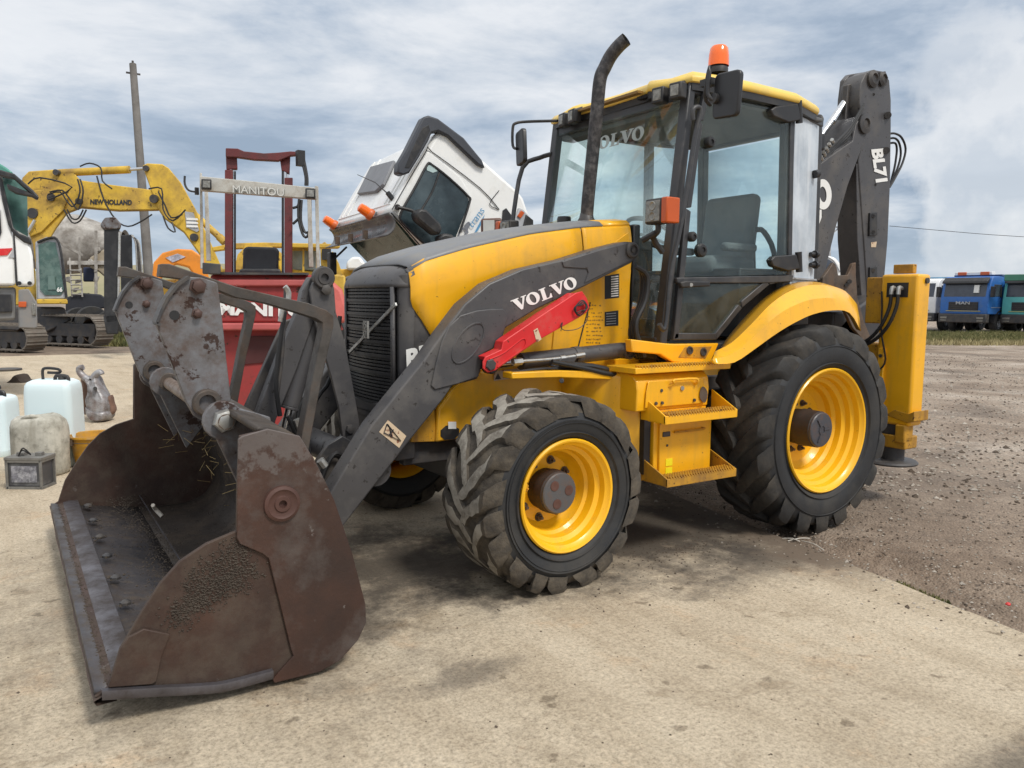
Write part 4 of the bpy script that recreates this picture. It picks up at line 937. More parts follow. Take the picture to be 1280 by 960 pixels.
# ---------------- BACKHOE
KP = G().box((-1.28, 0, 1.0), (.20, 2.0, .42)).box((-1.18, 0, .62), (.14, 1.5, .18)).build('rear_frame', YD, LD, bevel=.01)
for s in (1, -1):
    cy_, cx_ = s*.935, -1.235
    sb = G().box((cx_, cy_, 1.17), (.17, .30, 1.16)).build('stabiliser_tube', Y_, LD, bevel=.022, seg=3)
    G().box((cx_+.02, cy_-s*.20, 1.55), (.10, .16, .36)).build('stabiliser_side_plate', YD, sb, bevel=.008)
    G().box((cx_+.02, cy_+s*.0, 1.79), (.05, .16, .07)).build('lifting_lug', YD, sb, bevel=.006)
    G().box((cx_+.088, cy_-s*.01, 1.63), (.006, .17, .11)).build('hose_opening', BLK, sb)
    G().box((cx_+.095, cy_-s*.10, .93), (.03, .05, .50)).build('stabiliser_rib', Y_, sb, bevel=.006)
    for z in (.75, 1.12): G().cyl((cx_+.10, cy_-s*.10, z), (cx_+.12, cy_-s*.10, z), .014, n=8).build('rib_bolt', DK, sb)
    G().cyl((cx_-.02, cy_+s*.15, 1.70), (cx_-.02, cy_+s*.165, 1.70), .022, n=12).build('side_bolt', DK, sb)
    G().poly([(cx_+.09, cy_-s*.04, .66), (cx_+.09, cy_+s*.13, .62), (cx_+.12, cy_+s*.20, .64), (cx_+.12, cy_+s*.20, .72), (cx_+.09, cy_+s*.14, .69), (cx_+.09, cy_+s*.02, .71)], (-.20, 0, 0)).build('stabiliser_collar', YD, sb, bevel=.006)
    G().box((cx_, cy_-s*.02, .55), (.14, .22, .10)).build('clamp_block', DK, sb, bevel=.01)
    G().box((cx_+.01, cy_-s*.02, .46), (.17, .30, .10)).box((cx_+.05, cy_+s*.09, .53), (.12, .08, .14)).build('lower_collar', YD, sb, bevel=.01)
    G().cyl((cx_, cy_-s*.02, .30), (cx_, cy_-s*.02, .42), .085, n=20).build('stabiliser_leg', DK, sb)
    G().lathe([(0, .0), (.20, 0), (.205, .012), (.19, .026), (.10, .034), (0, .036)], (cx_, cy_-s*.04, .275), (0, 0, 1), n=32).build('stabiliser_pad', DK, sb)
    for k in range(2):
        y = cy_-s*(.03-.055*k*1)
        hs = G().tube([(cx_+.09, y, 1.64), (cx_+.125, y, 1.645), (cx_+.135, y, 1.60), (cx_+.13, y-s*.01, 1.50), (cx_+.14, y-s*.06, 1.36), (cx_+.13, y-s*.16, 1.25), (cx_+.10, y-s*.30, 1.18), (cx_, y-s*.42, 1.14)], .014, n=8, smooth=4).build('stabiliser_hose', RUB, sb)
        G().tube([(cx_+.088, y, 1.64), (cx_+.125, y, 1.645), (cx_+.134, y, 1.595)], .017, n=8, smooth=4).build('hose_elbow', ZINC, sb)
    G().tube([(cx_+.10, cy_-s*.13, 1.62), (cx_+.10, cy_-s*.12, 1.50), (cx_+.12, cy_-s*.10, 1.30), (cx_+.11, cy_-s*.06, 1.10), (cx_+.12, cy_-s*.09, 1.02), (cx_+.11, cy_-s*.16, 1.0)], .007, n=6).build('pilot_hose', RUB, sb)
# dipper (BL71) standing, boom (VOLVO) leaning against the cab, curl ram
BY = .12
dip = [(1074, 128), (1076, 104), (1082, 92), (1092, 87), (1104, 89), (1112, 100), (1114, 125), (1114, 160), (1113, 230), (1110, 300), (1106, 345), (1103, 384), (1086, 386), (1083, 345), (1080, 300), (1075, 230), (1073, 200), (1082, 160)]
P = px(dip, Y=BY)
DP = G().poly(P, (0, -.20, 0)).build('dipper', GR, LD, bevel=.010, seg=3)
fr = px([(1075, 205), (1080, 300), (1086, 386)], Y=BY-.01)
G().poly([fr[0]+Vector((.0, 0, 0)), fr[0]+Vector((.05, 0, 0)), fr[1]+Vector((.10, 0, 0)), fr[2]+Vector((.10, 0, 0)), fr[2], fr[1]], (0, -.20, 0)).build('dipper_front_box', GR, DP, bevel=.006)
lettering('dipper_lettering', font_mesh('BL71', .05), at(1088, 187, Y=BY+.002), at(1094, 228.5, Y=BY+.002), at(1103.5, 185.5, Y=BY+.002), WHT, LD, lift=.004)
for a, b, r in ((1090, 99, .075), (1102, 99, .07)): G().lathe([(r, 0), (r, .02), (r*.6, .035), (r*.5, .02), (0, .02)], at(a, b, Y=BY), (0, 1, 0), n=6 if r < .072 else 24).build('dipper_pin', DK, DP)
for a, b in ((1110, 144), (1108, 188)): G().cyl(at(a, b, Y=BY-.02), at(a, b, Y=BY+.03), .030, n=14).build('dipper_stud', DK, DP)
for a, b in ((1092, 118), (1094, 231)): G().cyl(at(a, b, Y=BY-.02), at(a, b, Y=BY+.004), .012, n=10).build('dipper_hole', BLK, DP)
for y0_, y1_ in ((266, 294), (334, 361)):
    G().poly(px([(1088, y0_), (1097, y0_-1), (1097, y1_), (1087, y1_+1)], Y=BY+.02), (0, -.022, 0)).build('dipper_wear_pad', BLK, DP, bevel=.005)
    for yy in (y0_+4, y1_-4): G().cyl(at(1092, yy, Y=BY+.015), at(1092, yy, Y=BY+.03), .016, n=6).build('pad_bolt', DK, DP)
G().poly(px([(1089, 303), (1096, 302), (1095, 309), (1089, 309)], Y=BY+.003), (0, -.002, 0)).build('dipper_decal', CRM, DP)
bm = [(1066, 176), (1070, 155), (1077, 144), (1085, 148), (1086, 162), (1080, 178), (1072, 200), (1060, 232), (1045, 285), (1034, 330), (1026, 375), (1018, 375), (1018, 215), (1025, 205), (1045, 190)]
BM = G().poly(px(bm, Y=BY+.07), (0, -.34, 0)).build('boom', GR, LD, bevel=.010, seg=3)
G().lathe([(.085, 0), (.085, .02), (.045, .03), (.04, .015), (0, .02)], at(1080, 155, Y=BY+.07), (0, 1, 0), n=24).build('boom_pin', DK, BM)
lettering('boom_lettering', volvo_mesh(), at(980, 455, Y=BY+.072), at(1037, 222, Y=BY+.072), at(966, 445, Y=BY+.072), WHT, LD, lift=.004) if False else None
# the part of the word that shows past the cab: O and the start of V
cO = at(1028.5, 243, Y=BY+.072); g = G()
def er(c, a, b, t, Yv): 
    dx, dz = a*math.cos(t), b*math.sin(t); th = .35; return Vector((c.x-(dx*math.cos(th)-dz*math.sin(th)), Yv, c.z+dx*math.sin(th)+dz*math.cos(th)))
n_ = 28; A = [g.V(er(cO, .115, .125, 2*PI*i/n_, BY+.075)) for i in range(n_)]; B = [g.V(er(cO, .045, .065, 2*PI*i/n_, BY+.075)) for i in range(n_)]
for i in range(n_): g.face([A[i], A[(i+1) % n_], B[(i+1) % n_], B[i]])
g.build('boom_lettering', WHT, LD)
G().quad(*px([(1018, 262), (1027, 262), (1027, 272), (1018, 296)], Y=BY+.075)).build('boom_lettering', WHT, LD)
c0, c1, c2 = at(1072, 104, Y=-.02), at(1040, 150, Y=-.02), at(1018, 182, Y=-.02)
G().poly(px([(1053, 124), (1056, 100), (1062, 93), (1080, 90), (1080, 100), (1066, 104), (1060, 125), (1056, 160), (1051, 160)], Y=-.06), (0, -.05, 0)).build('dipper_head_plate', GR, LD, bevel=.008)
G().poly(px([(1060, 106), (1080, 98), (1080, 150), (1062, 176), (1042, 196), (1030, 204), (1034, 190), (1056, 160)], Y=.02), (0, -.05, 0)).build('boom_end_plate', DK, LD, bevel=.006)
G().cyl(c0, c2, .028, n=16).cyl(at(1040, 152, Y=-.02), c0, .032, n=20).build('dipper_ram_rod', CHR, LD)
g = G()
for k in range(5): g.tube(px([(1080-k, 130+6*k), (1062, 160+4*k), (1045, 178+3*k), (1026, 196+5*k), (1018, 205+5*k)], Y=BY-.03*k+.1), .010, n=6)
g.split('boom_hose', RUB, LD)
g = G()
for k in range(6): 
    a = at(1024+3.5*k, 205-5.2*k, Y=BY+.09); g.cyl(a, a+Vector((.05, .02, .02)), .016, n=6)
g.split('hose_fitting', ZINC, LD)
G().box(at(1019, 178, Y=.2), (.12, .12, .14)).build('rear_work_lamp', BLK, LD, bevel=.02)
G().cyl(at(1020, 150, Y=.45), at(1024, 152, Y=.45), .05).build('rear_work_lamp', BLK, LD, bevel=.02)
g = G()
for k in range(3):
    g.tube(px([(1112, 167+6*k), (1119, 167+6*k), (1127-k*3, 172+7*k), (1132-k*6, 186+6*k), (1128-k*5, 204+3*k), (1119-2*k, 222), (1112, 234)], Y=BY-.06-.03*k), .010, n=8, smooth=4)
g.split('dipper_hose', RUB, LD)
G().poly(px([(1087, 384), (1106, 383), (1108, 400), (1104, 420), (1090, 424), (1084, 400)], Y=BY), (0, -.22, 0)).build('dipper_foot', DK, LD, bevel=.01)
G().lathe([(.09, 0), (.09, .03), (.05, .04), (.04, .02), (0, .02)], at(1085, 404, Y=BY+.03), (0, 1, 0), n=24).build('dipper_foot_pin', DK, LD)
# digging bucket folded behind the cab
db = [(1027, 362), (1029, 347), (1034, 340), (1042, 328), (1046, 334), (1048, 344), (1060, 344), (1066, 330), (1070, 328), (1070, 345), (1072, 372), (1080, 402), (1090, 425), (1082, 428), (1066, 410), (1056, 388), (1040, 374)]
G().poly(px(db, Y=BY+.25), (0, -.03, 0)).build('digging_bucket', BRST, LD, bevel=.004)
DBK = bpy.data.objects['digging_bucket']
G().poly(px([(1027, 350), (1056, 346), (1070, 372), (1062, 380), (1040, 374), (1027, 362)], Y=BY+.20), (0, -.5, 0)).build('digging_bucket_shell', BRST, DBK, bevel=.004)
G().cyl(at(1062, 352, Y=BY+.25), at(1062, 352, Y=BY+.28), .02, n=8).cyl(at(1058, 356, Y=BY+.25), at(1058, 356, Y=BY+.27), .015, n=8).build('digging_bucket_bolt', DK, DBK)
G().box((-1.55, .08, .95), (.40, .34, 1.0)).build('king_post', DK, LD, bevel=.02)
G().poly([(-1.5, .25, .9), (-1.95, .25, 1.2), (-2.2, .25, 1.55), (-1.95, .25, 1.6), (-1.6, .25, 1.45), (-1.4, .25, 1.3)], (0, -.3, 0)).build('boom_root', DK, LD, bevel=.02)
# ================================================================== GROUND
GRV = bpy.data.materials.new('gravel_ground'); GRV.use_nodes = True
def ground_mat():
    t = GRV.node_tree; L = t.links.new; b = t.nodes['Principled BSDF']; co = N(t, 'ShaderNodeTexCoord').outputs['Object']
    def nz(sc, d=8, r=.6, dist=0):
        n = N(t, 'ShaderNodeTexNoise', i_Scale=float(sc), i_Detail=float(d), i_Roughness=r, i_Distortion=float(dist)); L(co, n.inputs['Vector']); return n.outputs[0]
    c = ramp(t, [(.30, (.135, .098, .070)), (.46, (.235, .182, .137)), (.58, (.33, .27, .215)), (.72, (.42, .365, .31))], nz(.55, 9, .62, .4)).outputs[0]
    v = N(t, 'ShaderNodeTexVoronoi', i_Scale=64.0); L(co, v.inputs['Vector'])
    c = mixc(t, c, ramp(t, [(0, (.10, .085, .07)), (.5, (.30, .265, .22)), (1, (.50, .45, .39))], N(t, 'ShaderNodeSeparateColor').outputs[0]).outputs[0], 0.0)
    vs = N(t, 'ShaderNodeSeparateColor'); L(v.outputs['Color'], vs.inputs[0])
    st = ramp(t, [(0, (.42, .42, .42)), (.5, (1, 1, 1)), (1, (1.75, 1.72, 1.66))], vs.outputs[0]).outputs[0]
    c = mixc(t, c, st, .62, 'MULTIPLY')
    sx = N(t, 'ShaderNodeSeparateXYZ'); L(co, sx.inputs[0])
    soil = mth(t, 'MULTIPLY', ramp(t, [(.0, (0, 0, 0)), (1, (1, 1, 1))], mth(t, 'MULTIPLY_ADD', sx.outputs[0], .13, mth(t, 'ADD', .85, mth(t, 'MULTIPLY', mth(t, 'SUBTRACT', nz(.8, 8, .65, .6), .5), 2.4)))).outputs[0], .85)
    c = mixc(t, c, ramp(t, [(.35, (.105, .075, .052)), (.5, (.19, .14, .10)), (.65, (.28, .22, .165))], nz(3.0, 12, .75, .3)).outputs[0], soil)
    wet = ramp(t, [(.53, (1, 1, 1)), (.66, (.52, .50, .47))], nz(.35, 5, .55, 1.2)).outputs[0]
    c = mixc(t, c, wet, .85, 'MULTIPLY'); L(c, b.inputs['Base Color'])
    r = ramp(t, [(.5, (.9, .9, .9)), (.7, (.6, .6, .6))], nz(.35, 5, .55, 1.2)).outputs[0]; L(r, b.inputs['Roughness'])
    h = mth(t, 'ADD', mth(t, 'MULTIPLY', nz(24, 9, .7), .6), mth(t, 'MULTIPLY', mth(t, 'SUBTRACT', 1.0, v.outputs['Distance']), .7))
    bp = N(t, 'ShaderNodeBump', i_Strength=1.0, i_Distance=.012); L(h, bp.inputs['Height']); L(bp.outputs[0], b.inputs['Normal'])
ground_mat()
CON = bpy.data.materials.new('concrete_pad'); CON.use_nodes = True
def conc_mat():
    t = CON.node_tree; L = t.links.new; b = t.nodes['Principled BSDF']; co = N(t, 'ShaderNodeTexCoord').outputs['Object']
    def nz(sc, d=8, r=.6, dist=0, mp=None):
        n = N(t, 'ShaderNodeTexNoise', i_Scale=float(sc), i_Detail=float(d), i_Roughness=r, i_Distortion=float(dist))
        if mp: m_ = N(t, 'ShaderNodeMapping'); m_.inputs['Scale'].default_value = mp; m_.inputs['Rotation'].default_value = (0, 0, .25); L(co, m_.inputs[0]); L(m_.outputs[0], n.inputs['Vector'])
        else: L(co, n.inputs['Vector'])
        return n.outputs[0]
    c = ramp(t, [(.25, (.36, .295, .215)), (.42, (.47, .395, .295)), (.56, (.53, .45, .34)), (.74, (.60, .525, .41))], nz(1.3, 14, .78, .2)).outputs[0]
    rd = ramp(t, [(.56, (1, 1, 1)), (.70, (1.06, .86, .70))], nz(1.9, 10, .75, .3)).outputs[0]; c = mixc(t, c, rd, .6, 'MULTIPLY')
    # tyre smears and dirt dragged over the surface
    s1 = ramp(t, [(.46, (1, 1, 1)), (.60, (.76, .73, .69)), (.75, (.52, .48, .43))], nz(1, 12, .75, .4, (3.2, .45, 1))).outputs[0]; c = mixc(t, c, s1, .55, 'MULTIPLY')
    s2 = ramp(t, [(.60, (1, 1, 1)), (.70, (.45, .40, .34))], nz(2.3, 6, .6, .8)).outputs[0]; c = mixc(t, c, s2, .55, 'MULTIPLY')
    sp = ramp(t, [(.66, (1, 1, 1)), (.70, (.28, .25, .22))], nz(7, 4, .5)).outputs[0]; c = mixc(t, c, sp, .6, 'MULTIPLY')
    gr = ramp(t, [(.36, (.36, .34, .31)), (.46, (.90, .90, .89)), (.60, (1.32, 1.32, 1.30))], nz(62, 8, .85)).outputs[0]; c = mixc(t, c, gr, .8, 'MULTIPLY')
    gr2 = ramp(t, [(.32, (.66, .64, .60)), (.48, (.98, .98, .98)), (.68, (1.16, 1.16, 1.15))], nz(30, 10, .8)).outputs[0]; c = mixc(t, c, gr2, .9, 'MULTIPLY')
    # oil stains under the machine (soaked into the slab)
    for (x, y, rx, ry, am) in ((1.0, .55, 1.8, 1.1, .9), (2.8, .35, 1.2, .9, .8), (.9, 1.45, 1.0, .32, .65), (3.6, 0, 1.4, 1.8, .5), (3.1, 1.7, .35, .12, .55), (1.95, 3.3, .5, .22, .7)):
        m_ = N(t, 'ShaderNodeMapping'); m_.vector_type = 'TEXTURE'; m_.inputs['Location'].default_value = (x, y, 0); m_.inputs['Scale'].default_value = (rx, ry, 1); L(co, m_.inputs[0])
        vm = N(t, 'ShaderNodeVectorMath'); vm.operation = 'LENGTH'; L(m_.outputs[0], vm.inputs[0])
        dd = mth(t, 'ADD', vm.outputs['Value'], mth(t, 'MULTIPLY', mth(t, 'SUBTRACT', nz(2.9, 12, .75), .5), 2.3))
        f = ramp(t, [(.35, (am,)*3), (1.0, (0, 0, 0))], dd).outputs[0]
        c = mixc(t, c, (.060, .050, .042), f)
    # soil carried over from the yard along the slab border
    sp_ = N(t, 'ShaderNodeSeparateXYZ'); L(co, sp_.inputs[0])
    ed = mth(t, 'SUBTRACT', sp_.outputs[0], mth(t, 'MULTIPLY_ADD', sp_.outputs[1], .172, .1985))
    ed = mth(t, 'SUBTRACT', ed, mth(t, 'MULTIPLY', mth(t, 'SUBTRACT', nz(2.2, 9, .7), .42), 1.3))
    c = mixc(t, c, (.15, .115, .085), mth(t, 'MULTIPLY', ramp(t, [(.0, (.95,)*3), (.10, (.5,)*3), (.35, (0, 0, 0))], ed).outputs[0], ramp(t, [(.48, (1, 1, 1)), (.62, (0, 0, 0))], mth(t, 'MULTIPLY', sp_.outputs[1], .3)).outputs[0]))
    # hairline cracks
    v = N(t, 'ShaderNodeTexVoronoi', i_Scale=.33); v.feature = 'DISTANCE_TO_EDGE'
    dv = N(t, 'ShaderNodeVectorMath'); dv.operation = 'ADD'; nn_ = N(t, 'ShaderNodeTexNoise', i_Scale=1.6, i_Detail=6.0); L(co, nn_.inputs['Vector']); sc_v = N(t, 'ShaderNodeVectorMath'); sc_v.operation = 'SCALE'; sc_v.inputs['Scale'].default_value = 1.1; L(nn_.outputs['Color'], sc_v.inputs[0]); L(co, dv.inputs[0]); L(sc_v.outputs[0], dv.inputs[1]); L(dv.outputs[0], v.inputs['Vector'])
    L(c, b.inputs['Base Color']); b.inputs['Roughness'].default_value = .82; b.inputs['Specular IOR Level'].default_value = .3
    h = mth(t, 'ADD', mth(t, 'MULTIPLY', nz(75, 8, .8), .75), mth(t, 'ADD', mth(t, 'MULTIPLY', nz(6, 8, .6), .8), mth(t, 'MULTIPLY', nz(22, 4, .6), .35)))
    bp = N(t, 'ShaderNodeBump', i_Strength=.9, i_Distance=.010); L(h, bp.inputs['Height']); L(bp.outputs[0], b.inputs['Normal'])
conc_mat()
def pad_z(x, y):    # the slab falls away towards the front left of the machine
    ss = lambda a, b, v: (lambda t: t*t*(3-2*t))(max(0, min(1, (v-a)/(b-a))))
    return -.02*ss(2.8, 3.3, x)*ss(.15, 1.05, y)
def edge_x(y):    # right-hand border of the concrete
    return .425+(y-1.317)*.172 + .006*math.sin(y*3)+.006*math.sin(y*11+1)
# yard: one sheet, gently uneven, out to the horizon
xs = [-3000, -900, -300, -120, -60, -35, -20]+[-14+.5*i for i in range(44)]+[9, 12, 20, 40, 100, 400, 1500, 3000]
ys = [-4000, -1500, -700, -350, -200, -120, -80, -55, -40]+[-32+1*i for i in range(16)]+[-16+.5*i for i in range(44)]+[7, 9, 14, 30, 100, 600]
def yard_z(x, y):
    r = math.hypot(x-2, y); k = max(0, min(1, (r-2.0)/4))
    z = -.022+.05*noise.noise(Vector((x*.35, y*.35, 0)))*k if r < 60 else -.022
    return z
G().grid([[(x, y, yard_z(x, y) if not (x > edge_x(y)-.3 and -19.5 < y < 12) else -.16) for x in xs] for y in ys]).build('ground', GRV, None, sharp=180)
bpy.data.objects['ground']['kind'] = 'structure'
g = G(); rows = []
yy = [-19.2+.25*i for i in range(126)]
g.grid([[(edge_x(y)+d, y, z+(pad_z(edge_x(y)+d, y) if z > -.05 else 0)) for d, z in [(0, -.20), (0, -.004), (.02, .0)]+[(.5+.12*i, 0) for i in range(40)]+[(7, 0), (16, 0), (40, 0), (40, -.2)]] for y in yy])
g.quad((edge_x(-19.2), -19.2, 0), (44, -19.2, 0), (44, -19.2, -.1), (edge_x(-19.2), -19.2, -.1))
tag(g.build('concrete_pad', CON, None, sharp=60), kind='structure')
# stones lying on the gravel, more of them near the lens
random.seed(5)
STN = mat('pale_stone', (.36, .32, .27), .85, var=.45, vscale=1.7); STD = mat('brown_clod', (.10, .076, .056), .95, var=.4, vscale=3)
ga, gb = G(), G()
for i in range(26000):
    d = 1.6+random.random()**1.9*26; a = random.uniform(-.1, .72)
    dir_ = FH*math.cos(a)+Rv*math.sin(a); x, y = CAM.x+dir_.x*d, CAM.y+dir_.y*d
    if x > edge_x(y)-.02 and y > -19: 
        if x > edge_x(y)+.5*random.random()**3: continue
        z = .002
    else: z = yard_z(x, y)+.004
    r = random.uniform(.004, .012)*(1+(d > 7)*.9)*(1 if random.random() > .05 else 2.0)
    rock(ga if random.random() < .55 else gb, (x, y, z), r)
tag(ga.build('gravel_stones', STN, None), kind='stuff'); tag(gb.build('dirt_clods', STD, None), kind='stuff')
# crumbs on the concrete
gc = G()
for i in range(1700):
    d = 1.2+random.random()**1.5*12; a = random.uniform(-.72, .5); dir_ = FH*math.cos(a)+Rv*math.sin(a); x, y = CAM.x+dir_.x*d, CAM.y+dir_.y*d
    if x < edge_x(y)+.05: continue
    rock(gc, (x, y, .001+pad_z(x, y)), random.uniform(.0015, .006)*(1 if random.random() > .03 else 2))
for i in range(500):
    a = random.uniform(0, 6.28); r = random.gauss(0, .5); rock(gc, (1.1+r*math.cos(a)*1.6, 1.0+r*math.sin(a)*.6, .002), random.uniform(.003, .010))
tag(gc.build('loose_grit', STD, None), kind='stuff')
# ================================================================== BACKGROUND
def W(u, d, z): return Vector((CAM.x, CAM.y, 0))+Rv*u+FH*d+Vector((0, 0, z))
def ground_at(x, D): p = at(x, 400, D=D); return Vector((p.x, p.y, 0))
HILL = mat('dry_field', (.30, .26, .15), .95, dirt=((.20, .20, .10), .5, .02), var=.2, vscale=.01)
# far ridge of stubble fields on the left, low tree line at the horizon on the right
rows = []
for j, (dd, hh) in enumerate(((420, 0), (520, .55), (640, 1), (900, .8), (1200, 0))):
    r = []
    for i in range(60):
        u = -700+i*24; h = 27*math.exp(-((u+260)/250)**2)*(1+.10*noise.noise(Vector((i*.3, 0, 0))))+7*math.exp(-((u-300)/500)**2)
        r.append(W(u*dd/640, dd, -.5+h*hh))
    rows.append(r)
tag(G().grid(rows).build('hills', HILL, None, sharp=180), kind='structure')
GRS = mat('grass', (.075, .095, .025), .9, dirt=((.25, .21, .09), .5, 2), var=.35, vscale=4)
def grass(name, pts, h, n, mt):
    g = G()
    for i in range(n):
        x, y = pts(); z = yard_z(x, y); hh = h*random.uniform(.4, 1.2); a = random.uniform(0, 6.28); w = .02*h/.25+.01
        l = Vector((random.gauss(0, .25), random.gauss(0, .25), 1))*hh; d = Vector((math.cos(a), math.sin(a), 0))*w; b = Vector((x, y, z-.01))
        g.face([g.V(b-d), g.V(b+d), g.V(b+l)])
    return tag(g.build(name, mt, None), kind='stuff')
def band(u0, u1, d0, d1):
    def f():
        p = W(random.uniform(u0, u1), random.uniform(d0, d1), 0); return p.x, p.y
    return f
def pxband(x0, x1, D0, D1):
    def f():
        D = random.uniform(D0, D1); p = at(random.uniform(x0, x1), 400, D=D); return p.x, p.y
    return f
random.seed(21)
grass('grass', pxband(1145, 1330, 31, 39.5), .24, 14000, GRS)
grass('dry_grass', pxband(1145, 1330, 29, 39), .20, 7000, mat('dry_grass', (.34, .29, .15), .95, var=.3))
grass('grass_patch', pxband(60, 200, 24.5, 32), .22, 9000, GRS)
grass('grass_tuft', lambda: (lambda y: (edge_x(y)-random.random()*.05, y))(random.uniform(2.0, 2.35)), .03, 260, GRS)
# ---- utility pole, street lamp, wire
PB = ground_at(187, 30)
po = thing('utility_pole', PB, 'tall grey concrete utility pole behind the yellow excavator arm', 'pole')
pt, pb = at(166, 80, D=30), at(186, 345, D=30); pb = pt+(pb-pt)*((pt.z+.1)/(pt.z-pb.z))
G().cyl(pb, pt, .20, .13, n=10).build('pole_shaft', mat('pole_concrete', (.19, .18, .17), .9, var=.15, dirt=((.1, .09, .08), .4, 1)), po)
G().cyl(pt-Vector((0, 0, .5)), pt+Vector((0, 0, .12)), .04, n=8).box(pt-Vector((0, 0, .35)), (.5, .06, .06)).build('pole_bracket', DK, po)
LB = ground_at(1036, 55)
lp = thing('street_lamp', LB, 'grey street lamp with two arms, far off between the boom sections', 'street lamp')
l1 = at(1037, 294, D=55)
G().cyl(LB, l1, .14, .09, n=10).build('lamp_post', SIL, lp)
for x, y in ((1029, 288), (1050, 284)): G().tube([l1, at(x, y, D=55)], .05, n=6).box(at(x, y, D=55), (.5, .3, .12)).build('lamp_arm', SIL, lp)
w_ = G().tube([at(1112, 282.5, D=60), at(1180, 288.5, D=61), at(1240, 293.5, D=62), at(1330, 299, D=63)], .022, n=5).build('overhead_cable', RUB, None)
tag(w_, 'thin overhead cable crossing the sky above the parked trucks', 'cable')
P2 = ground_at(1340, 63); p2 = thing('utility_pole', P2, 'grey utility pole carrying the cable, beyond the green truck at the edge', 'pole')
G().cyl(P2, at(1332, 292, D=63), .16, .11, n=8).build('pole_shaft', bpy.data.materials['pole_concrete'], p2)
# ---- yellow crawler excavator with the long arm
D1 = 24
EX = thing('crawler_excavator', ground_at(70, D1), 'yellow crawler excavator with its long arm raised over the mixer truck', 'excavator')
bo = slab('boom', [(46, 345), (41, 305), (25, 262), (24, 242), (28, 222), (36, 214), (79, 211), (92, 215), (100, 225), (140, 231), (197, 238), (201, 262), (150, 263), (102, 259), (84, 266), (70, 285), (58, 305), (50, 345)], D1, .5, EXY, EX, bevel=.03)
slab('boom_joint', [(24, 240), (60, 236), (86, 244), (80, 262), (52, 290), (38, 296), (26, 262)], D1-.08, .66, EXY, EX, bevel=.03)
slab('arm', [(178, 207), (184, 204), (203, 205), (211, 210), (226, 228), (245, 262), (262, 300), (279, 338), (263, 343), (250, 318), (230, 290), (205, 272), (196, 258), (188, 235)], D1-.05, .45, EXY, EX, bevel=.03)
def c2(a, b, D, r, r1=None): return G().cyl(at(*a, D=D), at(*b, D=D), r, r1, n=16)
c2((79, 216), (162, 212), D1+.1, .115).build('arm_cylinder', EXY, EX); c2((162, 212), (182, 210.5), D1+.1, .045).build('cylinder_rod', CHR, EX)
c2((230, 256), (274, 296), D1+.1, .10).cyl(at(274, 296, D=D1+.1), at(281, 303, D=D1+.1), .12).build('bucket_cylinder', EXY, EX)
c2((44, 275), (34, 292), D1-.2, .05).build('boom_cylinder_rod', CHR, EX); c2((64, 262), (46, 320), D1+.4, .06).build('boom_cylinder', ZINC, EX)
for a, r in (((43, 267), .16), ((66, 247), .12), ((194, 249), .13), ((184, 211), .09), ((244, 297), .12), ((100, 252), .09), ((72, 216), .09)):
    p = at(*a, D=D1-.02); G().cyl(p+FH*.2, p-FH*.12, r, n=16).build('link_pin', DK, EX)
st_ = slab('striped_panel', [(231, 264), (242, 266), (249, 288), (246, 290), (233, 284)], D1-.08, .03, SIL, EX)
for k in range(3): slab('white_stripe', [(233, 276+k*4.5-4), (247, 280+k*4.5-7), (248, 282.3+k*4.5-7), (233, 279+k*4.5-4)], D1-.11, .02, WHT, st_)
lettering('arm_lettering', font_mesh('NEW HOLLAND', .045), at(113, 255.6, D=D1-.01), at(165, 256.4, D=D1-.01), at(113, 249, D=D1-.01), DECK, EX, lift=.01)
g = G()
for pts in ([(100, 208), (112, 204), (126, 210), (128, 226), (140, 236)], [(121, 220), (130, 250), (145, 275), (160, 283), (176, 277), (190, 268)], [(60, 243), (75, 240), (84, 252), (92, 258), (100, 240), (97, 224)], [(62, 240), (78, 238), (88, 250), (98, 262), (104, 240), (100, 224)], [(84, 262), (90, 273), (98, 273), (104, 262)], [(80, 262), (90, 278), (100, 276), (108, 262)], [(186, 236), (202, 236), (204, 262), (216, 276), (232, 262)], [(198, 240), (206, 256), (214, 272), (228, 268)], [(204, 270), (210, 285), (219, 290), (215, 278)], [(35, 230), (50, 222), (90, 234), (60, 250)]):
    g.tube(px(pts, D=D1-.25), .024, n=6)
g.split('hydraulic_hose', RUB, EX)
cb_ = slab('cab', [(44, 302), (58, 296), (70, 297), (76, 305), (80, 328), (85, 374), (46, 375)], D1-.3, 1.2, SIL, EX, bevel=.05)
slab('cab_window', [(48, 306), (60, 302), (69, 303), (74, 325), (80, 362), (76, 369), (56, 369), (50, 362)], D1-.33, .04, GLT if False else mat('excavator_pane', (.055, .11, .095), .12, var=.35, vscale=2, dirt=((.2, .28, .25), .4, 1.5)), cb_)
slab('cab_seat', [(60, 345), (68, 345), (70, 362), (60, 362)], D1-.36, .02, mat('dim_seat', (.13, .2, .18), .6), cb_)
g = G(); g.tube(px([(47, 303), (60, 298), (71, 299), (77, 320), (83, 372)], D=D1-.36), .04, n=6); g.build('cab_seal', BLK, cb_)
lettering('cab_number', font_mesh('66', .05), at(71.5, 365, D=D1-.34), at(78.5, 365, D=D1-.34), at(71.5, 359, D=D1-.34), WHT, EX, lift=.02)
slab('yellow_skirt', [(46, 374), (84, 374), (85, 380), (46, 380)], D1-.4, 1.3, EXY, EX, bevel=.03)
slab('upper_body', [(-60, 330), (44, 335), (46, 382), (-60, 382)], D1+.9, 1.8, EXY, EX, bevel=.05)
slab('undercarriage', [(-30, 384), (80, 384), (90, 400), (60, 415), (-30, 412)], D1+.1, 1.8, DK, EX, bevel=.05)
